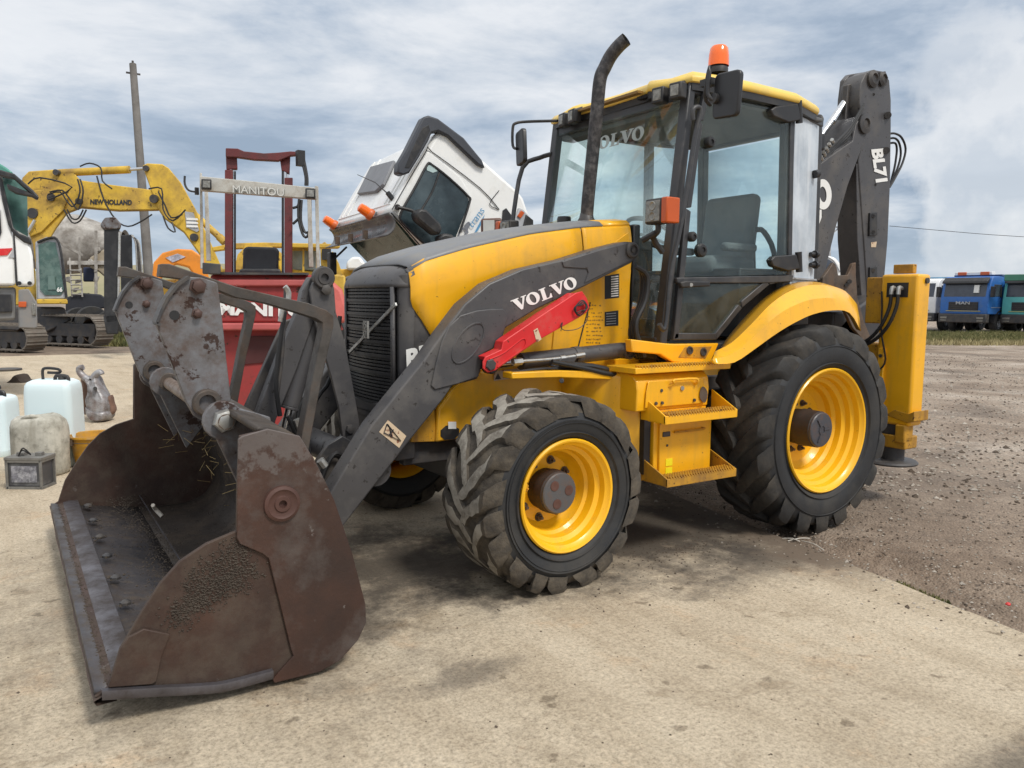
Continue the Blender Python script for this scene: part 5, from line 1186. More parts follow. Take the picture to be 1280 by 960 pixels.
def track(c, L_, H_, Wt, yaw, n=30):
    """crawler track: loop of separate pads round a frame"""
    d = (Rv*math.cos(yaw)-FH*math.sin(yaw)); sd_ = d.cross(Vector((0, 0, 1)))*-1
    r = H_/2; fr = G(); M_ = Matrix((d, sd_, Vector((0, 0, 1)))).transposed()
    fr.box(c+Vector((0, 0, r)), (L_-H_*.6, Wt*.5, H_*.45), M=M_)
    f_ = fr.build('track_frame', DK, EX, bevel=.03)
    for s in (-1, 1): G().lathe([(r*.78, -Wt*.25), (r*.8, -Wt*.1), (r*.8, Wt*.1), (r*.78, Wt*.25), (r*.3, Wt*.30), (0, Wt*.3)], c+d*s*(L_/2-r)+Vector((0, 0, r)), sd_, n=24).build('track_wheel', BRST, f_)
    for i in range(7): G().cyl(c+d*(-.38+.127*i)*L_-sd_*Wt*.26+Vector((0, 0, .17)), c+d*(-.38+.127*i)*L_+sd_*Wt*.26+Vector((0, 0, .17)), .13, n=14).build('track_roller', DK, f_)
    per = 2*(L_-H_)+PI*H_; me = None
    for i in range(n):
        s = per*i/n
        if s < L_-H_: p = (-(L_-H_)/2+s, H_); a = 0
        elif s < L_-H_+PI*r: t = (s-(L_-H_))/r; p = ((L_-H_)/2+r*math.sin(t), r+r*math.cos(t)); a = t
        elif s < 2*(L_-H_)+PI*r: q = s-(L_-H_)-PI*r; p = ((L_-H_)/2-q, 0); a = PI
        else: t = (s-2*(L_-H_)-PI*r)/r; p = (-(L_-H_)/2-r*math.sin(t), r-r*math.cos(t)); a = PI+t
        if me is None:
            w = per/n*.94; o = G().box((0, 0, -.03), (w, Wt, .035)).box((w*.3, 0, 0), (w*.10, Wt, .05)).box((-w*.1, 0, -.005), (w*.08, Wt, .03)).build('track_pad', mat('dusty_track_steel', (.19, .17, .145), .8, metal=.1, dirt=((.12, .09, .07), .45, 6), var=.25), f_, local=True); me = o.data
        else: o = bpy.data.objects.new('track_pad', me); C.objects.link(o); o.parent = f_
        R_ = Matrix((d, sd_, Vector((0, 0, 1)))).transposed() @ Matrix.Rotation(a, 3, 'Y')
        o.matrix_local = root_inv(f_) @ (Matrix.Translation(c+d*p[0]+Vector((0, 0, p[1]))) @ R_.to_4x4())
track(ground_at(78, 24.2)+Vector((0, 0, .04)), 3.6, .92, .6, .38)
track(ground_at(-2, 21.6)+Vector((0, 0, .04)), 3.0, .72, .6, .38)
# ---- white lorry cab at the left border
D2 = 11.5
WT = thing('white_truck', ground_at(-40, D2), 'white lorry with a red stripe and grey bumper, cut by the left border', 'truck')
slab('cab_side', [(-150, 215), (-4, 219), (6, 250), (14, 285), (17, 300), (20, 357), (-150, 357)], D2, 2.2, WHP, WT, bevel=.04)
slab('front_corner', [(15, 287), (24, 294), (36, 299), (41, 320), (43.5, 357), (20, 358), (17, 310)], D2-.02, 1.6, WHP, WT, bevel=.04)
slab('windscreen', [(3, 222), (14, 220), (34, 238), (35, 296), (28, 292), (15, 285)], D2+.12, .05, mat('green_tint_glass', (.10, .20, .18), .1, var=.5, vscale=2), WT)
slab('windscreen_pillar', [(-3, 217), (2, 219), (9, 250), (17, 284), (24, 292), (38, 297), (40, 306), (30, 303), (17, 293), (10, 280), (3, 252)], D2-.05, .12, BLK, WT, bevel=.02)
slab('sun_visor', [(-10, 211), (0, 212), (18, 217), (42, 238), (49, 246), (47, 250), (40, 246), (20, 242), (10, 236), (8, 229), (36, 240), (18, 224), (0, 220)], D2-.2, .12, BLK, WT, bevel=.02)
slab('roof_deflector', [(-60, 190), (-2, 203), (8, 209), (18, 217), (-60, 214)], D2, 1.8, mat('teal_visor', (.08, .28, .22), .3), WT, bevel=.03)
slab('side_window', [(-40, 262), (0, 262), (2, 290), (-2, 300), (-40, 300)], D2-.02, .04, BLK, WT)
slab('red_stripe', [(-40, 313), (16, 310), (9, 319), (-40, 322)], D2-.015, .01, RED, WT); slab('grey_stripe', [(18, 310), (20, 312), (20, 322), (10, 322)], D2-.015, .01, SIL, WT)
g = G(); g.tube(px([(17, 290), (19, 320), (21, 357)], D=D2-.02), .012, n=5); g.build('door_seam', BLK, WT)
for x, y in ((37, 354), (24, 354)): G().cyl(at(x, y, D=D2-.01), at(x, y, D=D2-.06), .03, n=10).build('corner_bolt', BLK, WT)
bp2 = slab('bumper', [(23, 362), (36, 361), (46, 378), (47, 409), (44, 411), (23, 410)], D2-.05, 1.5, mat('grey_bumper', (.17, .18, .19), .55, dirt=((.24, .22, .2), .4, 3)), WT, bevel=.05)
slab('headlight', [(39, 377), (44, 380), (45, 394), (40, 394)], D2-.08, .05, LEN, bp2, bevel=.01); slab('indicator', [(23, 377), (33, 377), (33, 384), (23, 384)], D2-.08, .05, AMB, bp2, bevel=.01)
slab('entry_step', [(-30, 359), (20, 359), (20, 400), (-30, 402)], D2+.1, 1.2, mat('step_grey', (.20, .20, .20), .6, dirt=((.1, .09, .08), .4, 3)), WT, bevel=.04)
slab('step_recess', [(-20, 368), (14, 368), (15, 390), (-20, 391)], D2+.05, .06, BLK, WT, bevel=.01)
c = ground_at(-75, D2+.5)+Vector((0, 0, .5)); G().lathe([(.25, -.15), (.5, -.15), (.52, 0), (.5, .15), (.25, .15)], c, FH, n=28, close=True).build('wheel', TYR, WT)
G().box(c+FH*1.2-Rv*1.0+Vector((0, 0, .3)), (1.6, 1.0, .4), M=Matrix((Rv, FH, Vector((0, 0, 1)))).transposed()).build('chassis', DK, WT)
# ---- concrete mixer truck
D3 = 31
MX = thing('mixer_truck', ground_at(110, D3), 'dusty concrete mixer truck with ladder and chute, behind the excavator cab', 'mixer truck')
MXG = mat('cement_caked_steel', (.44, .42, .39), .85, dirt=((.13, .11, .09), .5, 1.6), var=.3, vscale=2, bump=.02, bscale=4)
G().lathe([(.35, -2.4), (1.0, -1.7), (1.25, -.6), (1.2, .2), (.75, 1.35), (.45, 1.9), (.55, 2.0)], at(95, 305, D=D3+1.6), (Rv*.93+Vector((0, 0, .03))+FH*.1), n=32).build('drum', MXG, MX)
slab('hopper', [(133, 300), (150, 296), (152, 318), (146, 330), (136, 322)], D3, 1.0, MXG, MX, bevel=.05)
slab('chute', [(112, 322), (136, 308), (143, 312), (146, 340), (138, 352), (124, 340), (112, 334)], D3-.2, .4, mat('tan_chute', (.40, .34, .25), .8, var=.3, dirt=((.2, .17, .13), .4, 3)), MX, bevel=.06)
for pts in ([(84, 326), (150, 326), (150, 331), (84, 331)], [(118, 288), (122, 288), (122, 372), (118, 372)], [(98, 296), (101, 296), (101, 340), (98, 340)], [(72, 300), (104, 318), (104, 321), (72, 304)], [(140, 300), (142, 300), (142, 372), (140, 372)], [(86, 372), (150, 372), (150, 379), (86, 379)]):
    slab('frame_member', pts, D3-.3, .12, MXG, MX, bevel=.01)
la = slab('ladder', [(86, 322), (88, 322), (91, 371), (89, 371)], D3-.5, .06, MXG, MX); slab('ladder_rail', [(100, 335), (102, 335), (104, 371), (102, 371)], D3-.5, .06, MXG, la)
for k in range(6): G().tube([at(88+k*.3, 338+k*6, D=D3-.5), at(102, 338+k*6, D=D3-.5)], .03, n=5).build('ladder_rung', MXG, la)
slab('blue_tank', [(104, 334), (120, 334), (120, 352), (104, 352)], D3+.2, .5, mat('navy_tank', (.02, .03, .07), .5), MX, bevel=.05)
random.seed(9)
for k in range(14):
    x, y = random.uniform(78, 148), random.uniform(298, 368); slab('machine_fitting', [(x, y), (x+random.uniform(3, 8), y-1), (x+random.uniform(3, 8), y+random.uniform(3, 9)), (x-1, y+5)], D3-.1-random.random()*.3, .3, random.choice((MXG, DK, MXG)), MX, bevel=.02)
wm = None
for x, y, D, r in ((114, 380, D3-1.2, .58), (98, 383, D3-1.0, .55), (136, 380, D3-1.1, .5)):
    c = at(x, y, D=D); c.z = r
    t_ = G().lathe([(r*.5, -.2), (r*.95, -.2), (r, -.12), (r, .12), (r*.95, .2), (r*.5, .2)], c, (FH*.8-Rv*.6), n=26, close=True).build('wheel', TYR, MX); G().lathe([(0, -.10), (r*.2, -.12), (r*.25, -.05), (r*.52, -.08), (r*.52, .05)], c, (FH*.8-Rv*.6), n=20).build('rim', DK, t_)
slab('mudguard', [(82, 372), (100, 366), (126, 368), (140, 378), (140, 384), (82, 392)], D3-.4, .5, mat('black_mudguard', (.02, .022, .03), .6), MX, bevel=.05)
# ---- two folded steel ramps
RBK = mat('black_ramp_steel', (.016, .017, .020), .6, dirt=((.06, .06, .062), .3, 3), var=.3)
D4 = 19
RA = thing('loading_ramp', ground_at(139, D4), 'tall black upright steel ramp with a grey angled cap, beside the mixer', 'ramp', 'folded loading ramps')
slab('ramp_panel', [(130, 279), (149, 279), (150, 300), (148, 402), (133, 404), (130, 392)], D4, .35, RBK, RA, bevel=.02)
slab('ramp_cap', [(125, 281), (131, 272), (144, 271), (152, 280), (150, 286), (130, 287)], D4-.05, .5, GREYP, RA, bevel=.03)
G().cyl(at(149.5, 290, D=D4-.1), at(148, 390, D=D4-.1), .03, n=10).build('ramp_ram', ZINC, RA)
slab('ramp_foot', [(129, 394), (150, 392), (148, 418), (133, 418)], D4, .5, RBK, RA, bevel=.03)
RB = thing('loading_ramp', ground_at(160, D4+1), 'second black upright ramp, shorter, with pale hoses on its right edge', 'ramp', 'folded loading ramps')
slab('ramp_panel', [(150, 294), (165, 293), (166, 345), (164, 412), (152, 412)], D4+1, .35, RBK, RB, bevel=.02)
for k in range(3): G().tube(px([(165+2*k, 294+3*k), (170+2*k, 305), (172+3*k, 345), (176+2*k, 385), (178, 420)], D=D4+.9), .028, n=6).build('ramp_hose', ZINC if k != 1 else DK, RB)
# ---- orange digger and yellow machines in the row behind
D5 = 16
OR = thing('orange_digger', ground_at(225, D5), 'orange digger with a curved boom, half hidden behind the bucket plates', 'digger')
slab('boom', [(190, 345), (192, 328), (203, 316), (222, 311), (240, 312), (255, 322), (262, 350), (246, 350), (236, 334), (220, 330), (206, 340), (200, 352)], D5, .4, ORG, OR, bevel=.03)
slab('body', [(196, 350), (262, 346), (300, 350), (300, 390), (198, 390)], D5+.6, 1.6, EXY, OR, bevel=.05)
slab('decal_patch', [(207, 322), (222, 317), (232, 321), (216, 328)], D5-.02, .02, mat('blue_white_decal', (.35, .35, .42), .5, var=.7, vscale=9), OR)
for x in (215, 285): c = ground_at(x, D5+1); G().lathe([(.2, -.2), (.5, -.2), (.5, .2), (.2, .2)], c+Vector((0, 0, .5)), FH, n=22, close=True).build('wheel', TYR, OR)
D6 = 19
YE = thing('yellow_grader', ground_at(350, D6), 'yellow machine with a long low boom, seen through the forklift mast', 'grader')
slab('long_boom', [(265, 309), (290, 304), (330, 303), (425, 305), (425, 310), (340, 309), (290, 311), (266, 314)], D6, .4, EXY, YE, bevel=.02)
slab('arched_frame', [(292, 338), (297, 318), (306, 309), (340, 308), (352, 316), (360, 340), (350, 340), (344, 322), (310, 320), (302, 338)], D6-.3, .4, EXY, YE, bevel=.03)
slab('body', [(270, 336), (360, 336), (432, 344), (432, 392), (270, 392)], D6+.5, 1.8, EXY, YE, bevel=.05)
slab('cab', [(364, 312), (396, 312), (398, 338), (364, 338)], D6+.6, 1.2, mat('pale_cab', (.30, .36, .36), .3, var=.3), YE, bevel=.03)
slab('cab_roof', [(360, 308), (400, 308), (400, 313), (360, 313)], D6+.4, 1.4, EXY, YE, bevel=.02)
for x0_ in (362, 378, 395): slab('cab_pillar', [(x0_, 311), (x0_+2.5, 311), (x0_+2.5, 340), (x0_, 340)], D6+.3, .1, EXY, YE)
for x in (300, 400): c = ground_at(x, D6+.3); G().lathe([(.3, -.2), (.65, -.2), (.65, .2), (.3, .2)], c+Vector((0, 0, .65)), FH, n=22, close=True).build('wheel', TYR, YE)
D7 = 22
YF = thing('yellow_digger', ground_at(418, D7), 'yellow digger arm and frame standing between forklift and tilted cab', 'digger')
slab('dipper', [(400, 306), (406, 302), (410, 306), (412, 330), (414, 352), (404, 352), (401, 330)], D7, .4, EXY, YF, bevel=.02)
slab('boom', [(410, 318), (416, 314), (424, 330), (430, 350), (420, 352), (414, 336)], D7+.2, .4, EXY, YF, bevel=.02)
slab('body', [(408, 337), (460, 335), (466, 352), (466, 380), (408, 382)], D7+.5, 1.6, EXY, YF, bevel=.04)
slab('white_tank', [(433, 337), (433, 328), (440, 321), (450, 321), (457, 330), (458, 337)], D7-.2, .8, WHP, YF, bevel=.06)
g = G(); g.tube(px([(402, 333), (408, 342), (404, 350), (398, 344), (402, 333)], D=D7-.1), .04, n=6).box(at(408, 318, D=D7-.1), (.2, .2, .3)); g.build('hydraulic_hose', RUB, YF)
# ---- red rough-terrain forklift
D8 = 8.8
MF = thing('forklift', ground_at(330, D8), 'faded red rough terrain forklift with white guard frame and tall mast', 'forklift')
slab('rear_body', [(262, 342), (380, 342), (412, 347), (414, 400), (414, 560), (262, 560)], D8, 1.4, RDD, MF, bevel=.05)
slab('counterweight', [(258, 374), (405, 374), (424, 380), (426, 404), (258, 404)], D8-.10, .3, RDD, MF, bevel=.03)
slab('counterweight_ledge', [(258, 404), (426, 404), (430, 413), (258, 413)], D8-.2, .4, RDP if False else mat('dusty_red_ledge', (.42, .09, .085), .55, var=.15), MF, bevel=.02)
slab('top_cover', [(265, 349), (384, 349), (384, 358), (265, 358)], D8-.05, .5, RDP if False else bpy.data.materials['dusty_red_ledge'], MF, bevel=.02)
slab('black_rail', [(262, 340), (386, 341), (386, 343.5), (262, 343)], D8-.08, .1, DK, MF)
for pts in ([(300, 420), (345, 420), (345, 452), (300, 456)], [(352, 420), (400, 420), (400, 450), (352, 452)]): slab('grille_recess', pts, D8-.02, .03, mat('dark_red_recess', (.06, .012, .012), .7) if 'dark_red_recess' not in bpy.data.materials else bpy.data.materials['dark_red_recess'], MF, bevel=.004)
slab('pink_rear_lamp', [(400, 350), (412, 348), (428, 362), (434, 384), (433, 404), (402, 404)], D8-.3, .25, RDP, MF, bevel=.04)
lettering('body_lettering', font_mesh('MANITOU', .045), at(273, 394, D=D8-.11), at(402, 397, D=D8-.11), at(273, 377, D=D8-.11), WHT, MF, lift=.006)
lettering('small_lettering', font_mesh('E', .05), at(345, 450, D=D8-.03), at(348.5, 450, D=D8-.03), at(345, 445, D=D8-.03), WHT, MF, lift=.01)
for s in (0, 1):
    slab('guard_post', [(249.5, 216), (252.5, 216), (255, 336), (250.5, 336)] if not s else [(393.5, 232), (398, 233), (400, 336), (395.5, 336)], D8+.1, .08, SIL if False else mat('old_white_paint', (.48, .47, .43), .6, dirt=((.22, .17, .12), .38, 6), var=.1) if not s else bpy.data.materials['old_white_paint'], MF, bevel=.006)
    slab('guard_strut', [(255.5, 238), (260, 238), (264, 326), (258, 326)] if not s else [(384, 248), (389, 248), (392, 334), (386, 334)], D8+.5, .06, bpy.data.materials['old_white_paint'], MF, bevel=.006)
gbm = slab('guard_beam', [(250, 220), (394, 234.5), (396, 249), (250, 238)], D8, .10, bpy.data.materials['old_white_paint'], MF, bevel=.008)
lettering('guard_lettering', font_mesh('MANITOU', .0), at(291, 240.8, D=D8-.01), at(355, 245.5, D=D8-.01), at(291, 231.5, D=D8-.01), mat('pale_letters', (.60, .60, .57), .5), MF, lift=.006)
lettering('guard_lettering', font_mesh('MANITOU', .03), at(291.5, 241.6, D=D8-.01), at(355.7, 246.3, D=D8-.01), at(291.5, 232, D=D8-.01), mat('letter_outline', (.22, .22, .20), .6), MF, lift=.003)
for x, y in ((258, 230), (388, 241.5)):
    l_ = slab('work_lamp', [(x-6.5, y-6.5), (x+6.5, y-6), (x+6.5, y+6.5), (x-6.5, y+6)], D8-.12, .10, BLK, gbm, bevel=.01)
    
    slab('lamp_lens', [(x-4.5, y-4.5), (x+4.5, y-4), (x+4.5, y+4.5), (x-4.5, y+4)], D8-.13, .01, LEN, MF)
G().tube(px([(231, 220), (231, 230), (236, 238), (246, 240)], D=D8+.1), .012, n=6).box(at(246, 239, D=D8+.1), (.04, .04, .08)).build('mirror_arm', BLK, MF)
slab('side_box', [(253, 328), (276, 330), (276, 343), (253, 342)], D8-.15, .2, DK, MF, bevel=.01)
D9 = 10.6
for x0_, x1_, yt in ((281, 291, 212), (355.5, 366, 222)):
    slab('mast_rail', [(x0_, yt), (x1_, yt), (x1_-.5, 345), (x0_, 345)], D9, .16, RDM, MF, bevel=.01)
    slab('mast_chain', [(x1_+1.5 if x0_ < 300 else x0_-3.5, 214), (x1_+4 if x0_ < 300 else x0_-1, 214), (x1_+4 if x0_ < 300 else x0_-1, 345), (x1_+1.5 if x0_ < 300 else x0_-3.5, 345)], D9+.06, .03, BLK, MF)
for a, b in ((289, 213), (357, 217)): G().cyl(at(a, b-6, D=D9+.1), at(a, 345, D=D9+.1), .04, n=12).build('lift_ram', CHR, MF)
slab('mast_rail_inner', [(282, 190), (296, 190), (297, 211), (283, 212)], D9+.05, .14, RDM, MF, bevel=.01); slab('mast_rail_inner', [(349, 192), (363, 194), (362, 217), (352, 213)], D9+.05, .14, RDM, MF, bevel=.01)
slab('mast_crossbeam', [(282, 185), (297, 185.5), (305, 189), (330, 191.5), (348, 190.5), (363, 189), (381, 190), (381, 193), (364, 194.5), (348, 201), (318, 199.5), (297, 196.5), (282, 196)], D9-.02, .12, RDM, MF, bevel=.01)
g = G()
for pts in ([(374, 192), (377, 200), (382, 220), (382, 232)], [(378, 192), (381, 205), (384, 222), (384, 232)], [(374, 249), (373, 270), (378, 292), (384, 296), (388, 280), (388, 250)], [(377, 250), (376, 275), (381, 290), (385, 290)], [(366, 260), (372, 258), (374, 252)], [(366, 280), (374, 272), (376, 262)]): g.tube(px(pts, D=D9-.1), .018, n=6)
g.box(at(375.5, 198, D=D9-.1), (.10, .10, .2)).build('mast_hose', RUB, MF)
slab('seat_back', [(307, 308), (346, 309), (349, 314), (348, 342), (303, 342), (304, 312)], D8+.5, .15, mat('black_seat', (.015, .016, .02), .6, var=.3), MF, bevel=.03)
slab('seat_cushion', [(300, 336), (350, 336), (352, 342), (298, 342)], D8+.3, .3, BLK, MF, bevel=.02)
for x in (285, 400): c = ground_at(x, D8+.6); G().lathe([(.2, -.18), (.42, -.18), (.45, -.1), (.45, .1), (.42, .18), (.2, .18)], c+Vector((0, 0, .45)), Rv, n=26, close=True).build('wheel', TYR, MF)
# ---- white lorry cab tilted forward
DT = 9.0
TC0 = at(488, 263, D=DT)                                  # near upper front corner of the roof
wv = (Rv*-1.23+FH*2.3).normalized(); lv_v = (Rv*2.3+FH*1.23).normalized()   # across the cab, along the truck
TC = thing('tilted_truck_cab', Vector((TC0.x, TC0.y, 0))+lv_v*1.2, 'white lorry with its cab tilted forward, orange beacons on the roof', 'truck')
PLN = (TC0, wv)
def sp(pts, off=0): return [at(x, y, P=(TC0+wv*off, wv)) for x, y in pts]
def cabplate(name, pts, off, th, mt, parent, bevel=.01): return G().poly(sp(pts, off), wv*th).build(name, mt, parent, bevel=bevel)
WC = 2.45
side_pts = [(488, 263), (515, 216), (545, 166), (552, 164), (562, 168), (605, 200), (648, 238), (655, 247), (668, 285), (655, 300), (620, 330), (560, 345), (537, 315)]
cs = cabplate('cab_shell', side_pts, 0, WC, WHP, TC, bevel=.05)
cabplate('door', [(491, 263), (520, 217), (534, 190), (540, 192), (575, 222), (588, 243), (590, 262), (575, 292), (570, 318), (545, 318)], -.012, .02, WHP, TC, bevel=.006)
wn = cabplate('side_window', [(505, 258), (500, 270), (502, 276), (522, 296), (540, 312), (556, 318), (570, 296), (583, 262), (586, 252), (584, 245), (560, 222), (538, 205), (533, 206)], -.03, .02, GLT if False else mat('dark_truck_glass', (.022, .035, .042), .08, var=.5, vscale=2.5, dirt=((.10, .14, .16), .35, .8)), TC, bevel=.004)
G().tube(sp([(505, 258), (500, 270), (503, 278), (525, 300), (545, 316)], -.035), .014, n=6).tube(sp([(505, 258), (520, 232), (534, 206), (540, 206), (562, 223), (585, 245), (587, 253), (575, 290)], -.035), .014, n=6).build('window_seal', BLK, wn)
G().tube(sp([(549, 216), (540, 240), (527, 262)], -.035), .012, n=6).build('window_divider', BLK, wn)
cabplate('curtain', [(533, 207), (540, 206), (547, 214), (541, 216), (534, 213)], -.036, .006, mat('pale_curtain', (.40, .52, .52), .7), wn, bevel=.001)
G().tube(sp([(490, 262), (532, 190), (540, 190), (600, 235), (624, 262)], -.012), .006, n=5).tube(sp([(624, 262), (612, 255), (624, 238)], -.012), .005, n=5).tube(sp([(489, 266), (535, 318)], -.014), .008, n=5).build('panel_seam', BLK, TC)
cabplate('vent_window', [(629, 263), (633, 260), (641, 271), (634, 284), (628, 276)], -.02, .02, BLK, TC, bevel=.004)
cabplate('rear_corner', [(649, 259), (655, 262), (666, 274), (666, 300), (638, 300), (640, 285)], -.03, .5, SIL, TC, bevel=.02); cabplate('black_corner', [(658, 268), (667, 275), (667, 300), (650, 300)], -.05, .3, BLK, TC, bevel=.01)
cabplate('side_marker', [(652, 263), (656, 266), (651, 273), (647, 270)], -.05, .02, AMB, TC, bevel=.004)
# front (windscreen side) faces down to the left; roof faces up to the left
def shp(pt, k): return pt+wv*k
rA, rB = TC0, sp([(545, 166)])[0]; rdir = (rB-rA).normalized(); nR = wv.cross(rdir).normalized()
if nR.dot(Vector((0, 0, 1))) < 0: nR = -nR
def roofp(a, b, h=0): return rA+rdir*a*(rB-rA).length+wv*b*WC+nR*h       # a along the roof, b across
Lr = (rB-rA).length
g = G()
for b in (.10, .16, .80, .90): g.bar(roofp(.12, b, .006), roofp(.98, b, .006), .03, .02, up=nR)
g.bar(roofp(.10, .06, .006), roofp(.10, .95, .006), .012, .012, up=nR); g.split('roof_rib', WHP, TC, bevel=.004)
ht = G().poly([at(x, y, P=(rA+nR*.05, nR)) for x, y in ((446, 242), (463, 208), (492, 200), (478, 230), (468, 239))], -nR*.04).build('roof_hatch', mat('grey_hatch', (.16, .165, .18), .5, var=.1), TC, bevel=.01)
for b, nm in ((.24, 0), (.90, 1)):
    c = roofp(-.02, b, .02); be = G().lathe([(.072, 0), (.072, .04), (.06, .06)], c, nR, n=24).build('beacon', mat('beacon_base', (.62, .13, .03), .4) if not nm else bpy.data.materials['beacon_base'], TC)
    G().lathe([(.061, .05), (.060, .12), (.052, .18), (.03, .19), (0, .19)], c, nR, n=24).build('beacon_lens', ORL, be)
G().tube([roofp(.18, .08, .02), roofp(.30, .22, .20), roofp(.44, .50, .30)], [.009, .004], n=6, smooth=0).cyl(roofp(.16, .07, 0), roofp(.20, .09, .08), .03, n=8).build('aerial', BLK, TC)
# air deflector along the upper edge and roof side
dfp = [(497, 216), (498, 205), (508, 188), (522, 160), (529, 146), (536, 144), (548, 148), (580, 172), (603, 200), (607, 210), (598, 206), (560, 170), (548, 164), (540, 166), (536, 176), (522, 200), (512, 216), (504, 219)]
cabplate('air_deflector', dfp, -.06, .16, mat('charcoal_deflector', (.045, .05, .062), .5, var=.15), TC, bevel=.02)
cabplate('deflector_recess', [(506, 210), (514, 190), (528, 160), (536, 156), (538, 163), (524, 190), (512, 210)], -.065, .02, BLK, TC, bevel=.004)
# windscreen and visor
fr0, fr1 = TC0, sp([(545, 330)])[0]; fdir = (fr1-fr0).normalized(); nF = -wv.cross(fdir).normalized()
if nF.dot(Rv) > 0: nF = -nF
def frp(a, b, h=0): return fr0+fdir*a*(fr1-fr0).length+wv*b*WC+nF*h
G().poly([frp(a, b, -.02) for a, b in ((.08, .04), (.08, .96), (1.0, .93), (1.0, .07))], nF*.03).build('windscreen', mat('dark_windscreen', (.025, .045, .038), .06, var=.8, vscale=3, spec=.12, dirt=((.07, .12, .10), .25, 2)), TC)
g = G(); pr = []
for t in range(9): a = t/8*PI*.75; pr.append((-.03+.26*math.sin(a*.9), .02+.16*(1-math.cos(a))-.05*math.sin(a)))
g.grid([[frp(.02+u*.9, b, h+.02) for u, h in pr] for b in [-.02+1.04*i/10 for i in range(11)]])
g.build('sun_visor', mat('smoked_visor', (.085, .085, .092), .25, var=.3, dirt=((.15, .14, .13), .35, 3)), TC, solid=.02)
for b in (.25, .5, .75): G().box(frp(.12, b, .24), (.05, .05, .10)).build('visor_bracket', BRST, TC)
G().cyl(frp(.4, .98, .05), frp(.42, 1.02, .35), .015).box(frp(.45, 1.02, .36), (.1, .14, .32)).build('far_mirror', BLK, TC, bevel=.02)
G().tube(sp([(497, 259), (506, 261), (516, 264), (522, 270)], -.14), .02, n=8).cyl(sp([(497, 259)], -.1)[0], sp([(497, 259)], -.02)[0], .035, n=10).build('mirror_bracket', BLK, TC)
cabplate('door_mirror', [(519, 266), (526, 260), (534, 262), (551, 279), (554, 286), (550, 294), (543, 292), (522, 275)], -.30, .18, BLK, TC, bevel=.03); cabplate('lower_mirror', [(548, 296), (556, 291), (566, 293), (573, 300), (568, 310), (552, 308)], -.28, .16, BLK, TC, bevel=.03)
lettering('cab_lettering', font_mesh('CP', .04), *[sp([p], -.02)[0] for p in ((571, 308), (587, 284), (577, 296)) ] if False else [sp([p], -.02)[0] for p in ((574, 304), (590, 286), (570, 293))], mat('grey_letters', (.16, .17, .20), .5), TC, lift=.004)
lettering('cab_lettering', font_mesh('trans', .0), *[sp([p], -.02)[0] for p in ((590, 286), (606, 264), (585, 281))], mat('blue_letters', (.10, .30, .52), .5), TC, lift=.004)
cabplate('blue_swoosh', [(593, 291), (601, 276), (606, 268), (603, 278), (597, 289)], -.022, .004, bpy.data.materials['blue_letters'], TC, bevel=0)
G().poly([at(x, y, D=DT-1.4) for x, y in ((601, 273), (627, 272), (629, 296), (601, 297))], FH*.06).build('wide_mirror', mat('brown_mirror', (.10, .045, .03), .5), TC, bevel=.02)
G().poly([at(x, y, D=DT-1.41) for x, y in ((604, 275), (618, 275), (618, 294), (604, 294))], FH*.006).build('mirror_glass', mat('mirror_glass', (.45, .46, .44), .2, var=.2), TC)
b_ = Vector((TC0.x, TC0.y, 0))
G().poly([b_+lv_v*a+wv*.3+Vector((0, 0, z)) for a, z in ((-.2, .5), (5.5, .5), (5.5, 1.0), (.4, 1.0), (-.2, .8))], wv*1.8).build('chassis', DK, TC, bevel=.02)
G().poly([b_+lv_v*a+wv*.9+Vector((0, 0, z)) for a, z in ((.4, 1.0), (2.0, 1.0), (1.8, 1.7), (.8, 1.6))], wv*.8).build('engine', DK, TC, bevel=.04)
for k in (.5, 1.9): G().cyl(b_+lv_v*.9+wv*k+Vector((0, 0, .9)), TC0+wv*k+lv_v*.75+Vector((0, 0, -.35)), .06, n=14).build('tilt_ram', DK, TC)
for a in (1.3, 4.6):
    for s in (0, 2.1): G().lathe([(.28, -.15), (.48, -.15), (.5, -.1), (.5, .1), (.48, .15), (.28, .15)], b_+lv_v*a+wv*(.15+s)+Vector((0, 0, .5)), wv, n=28, close=True).build('wheel', TYR, TC)
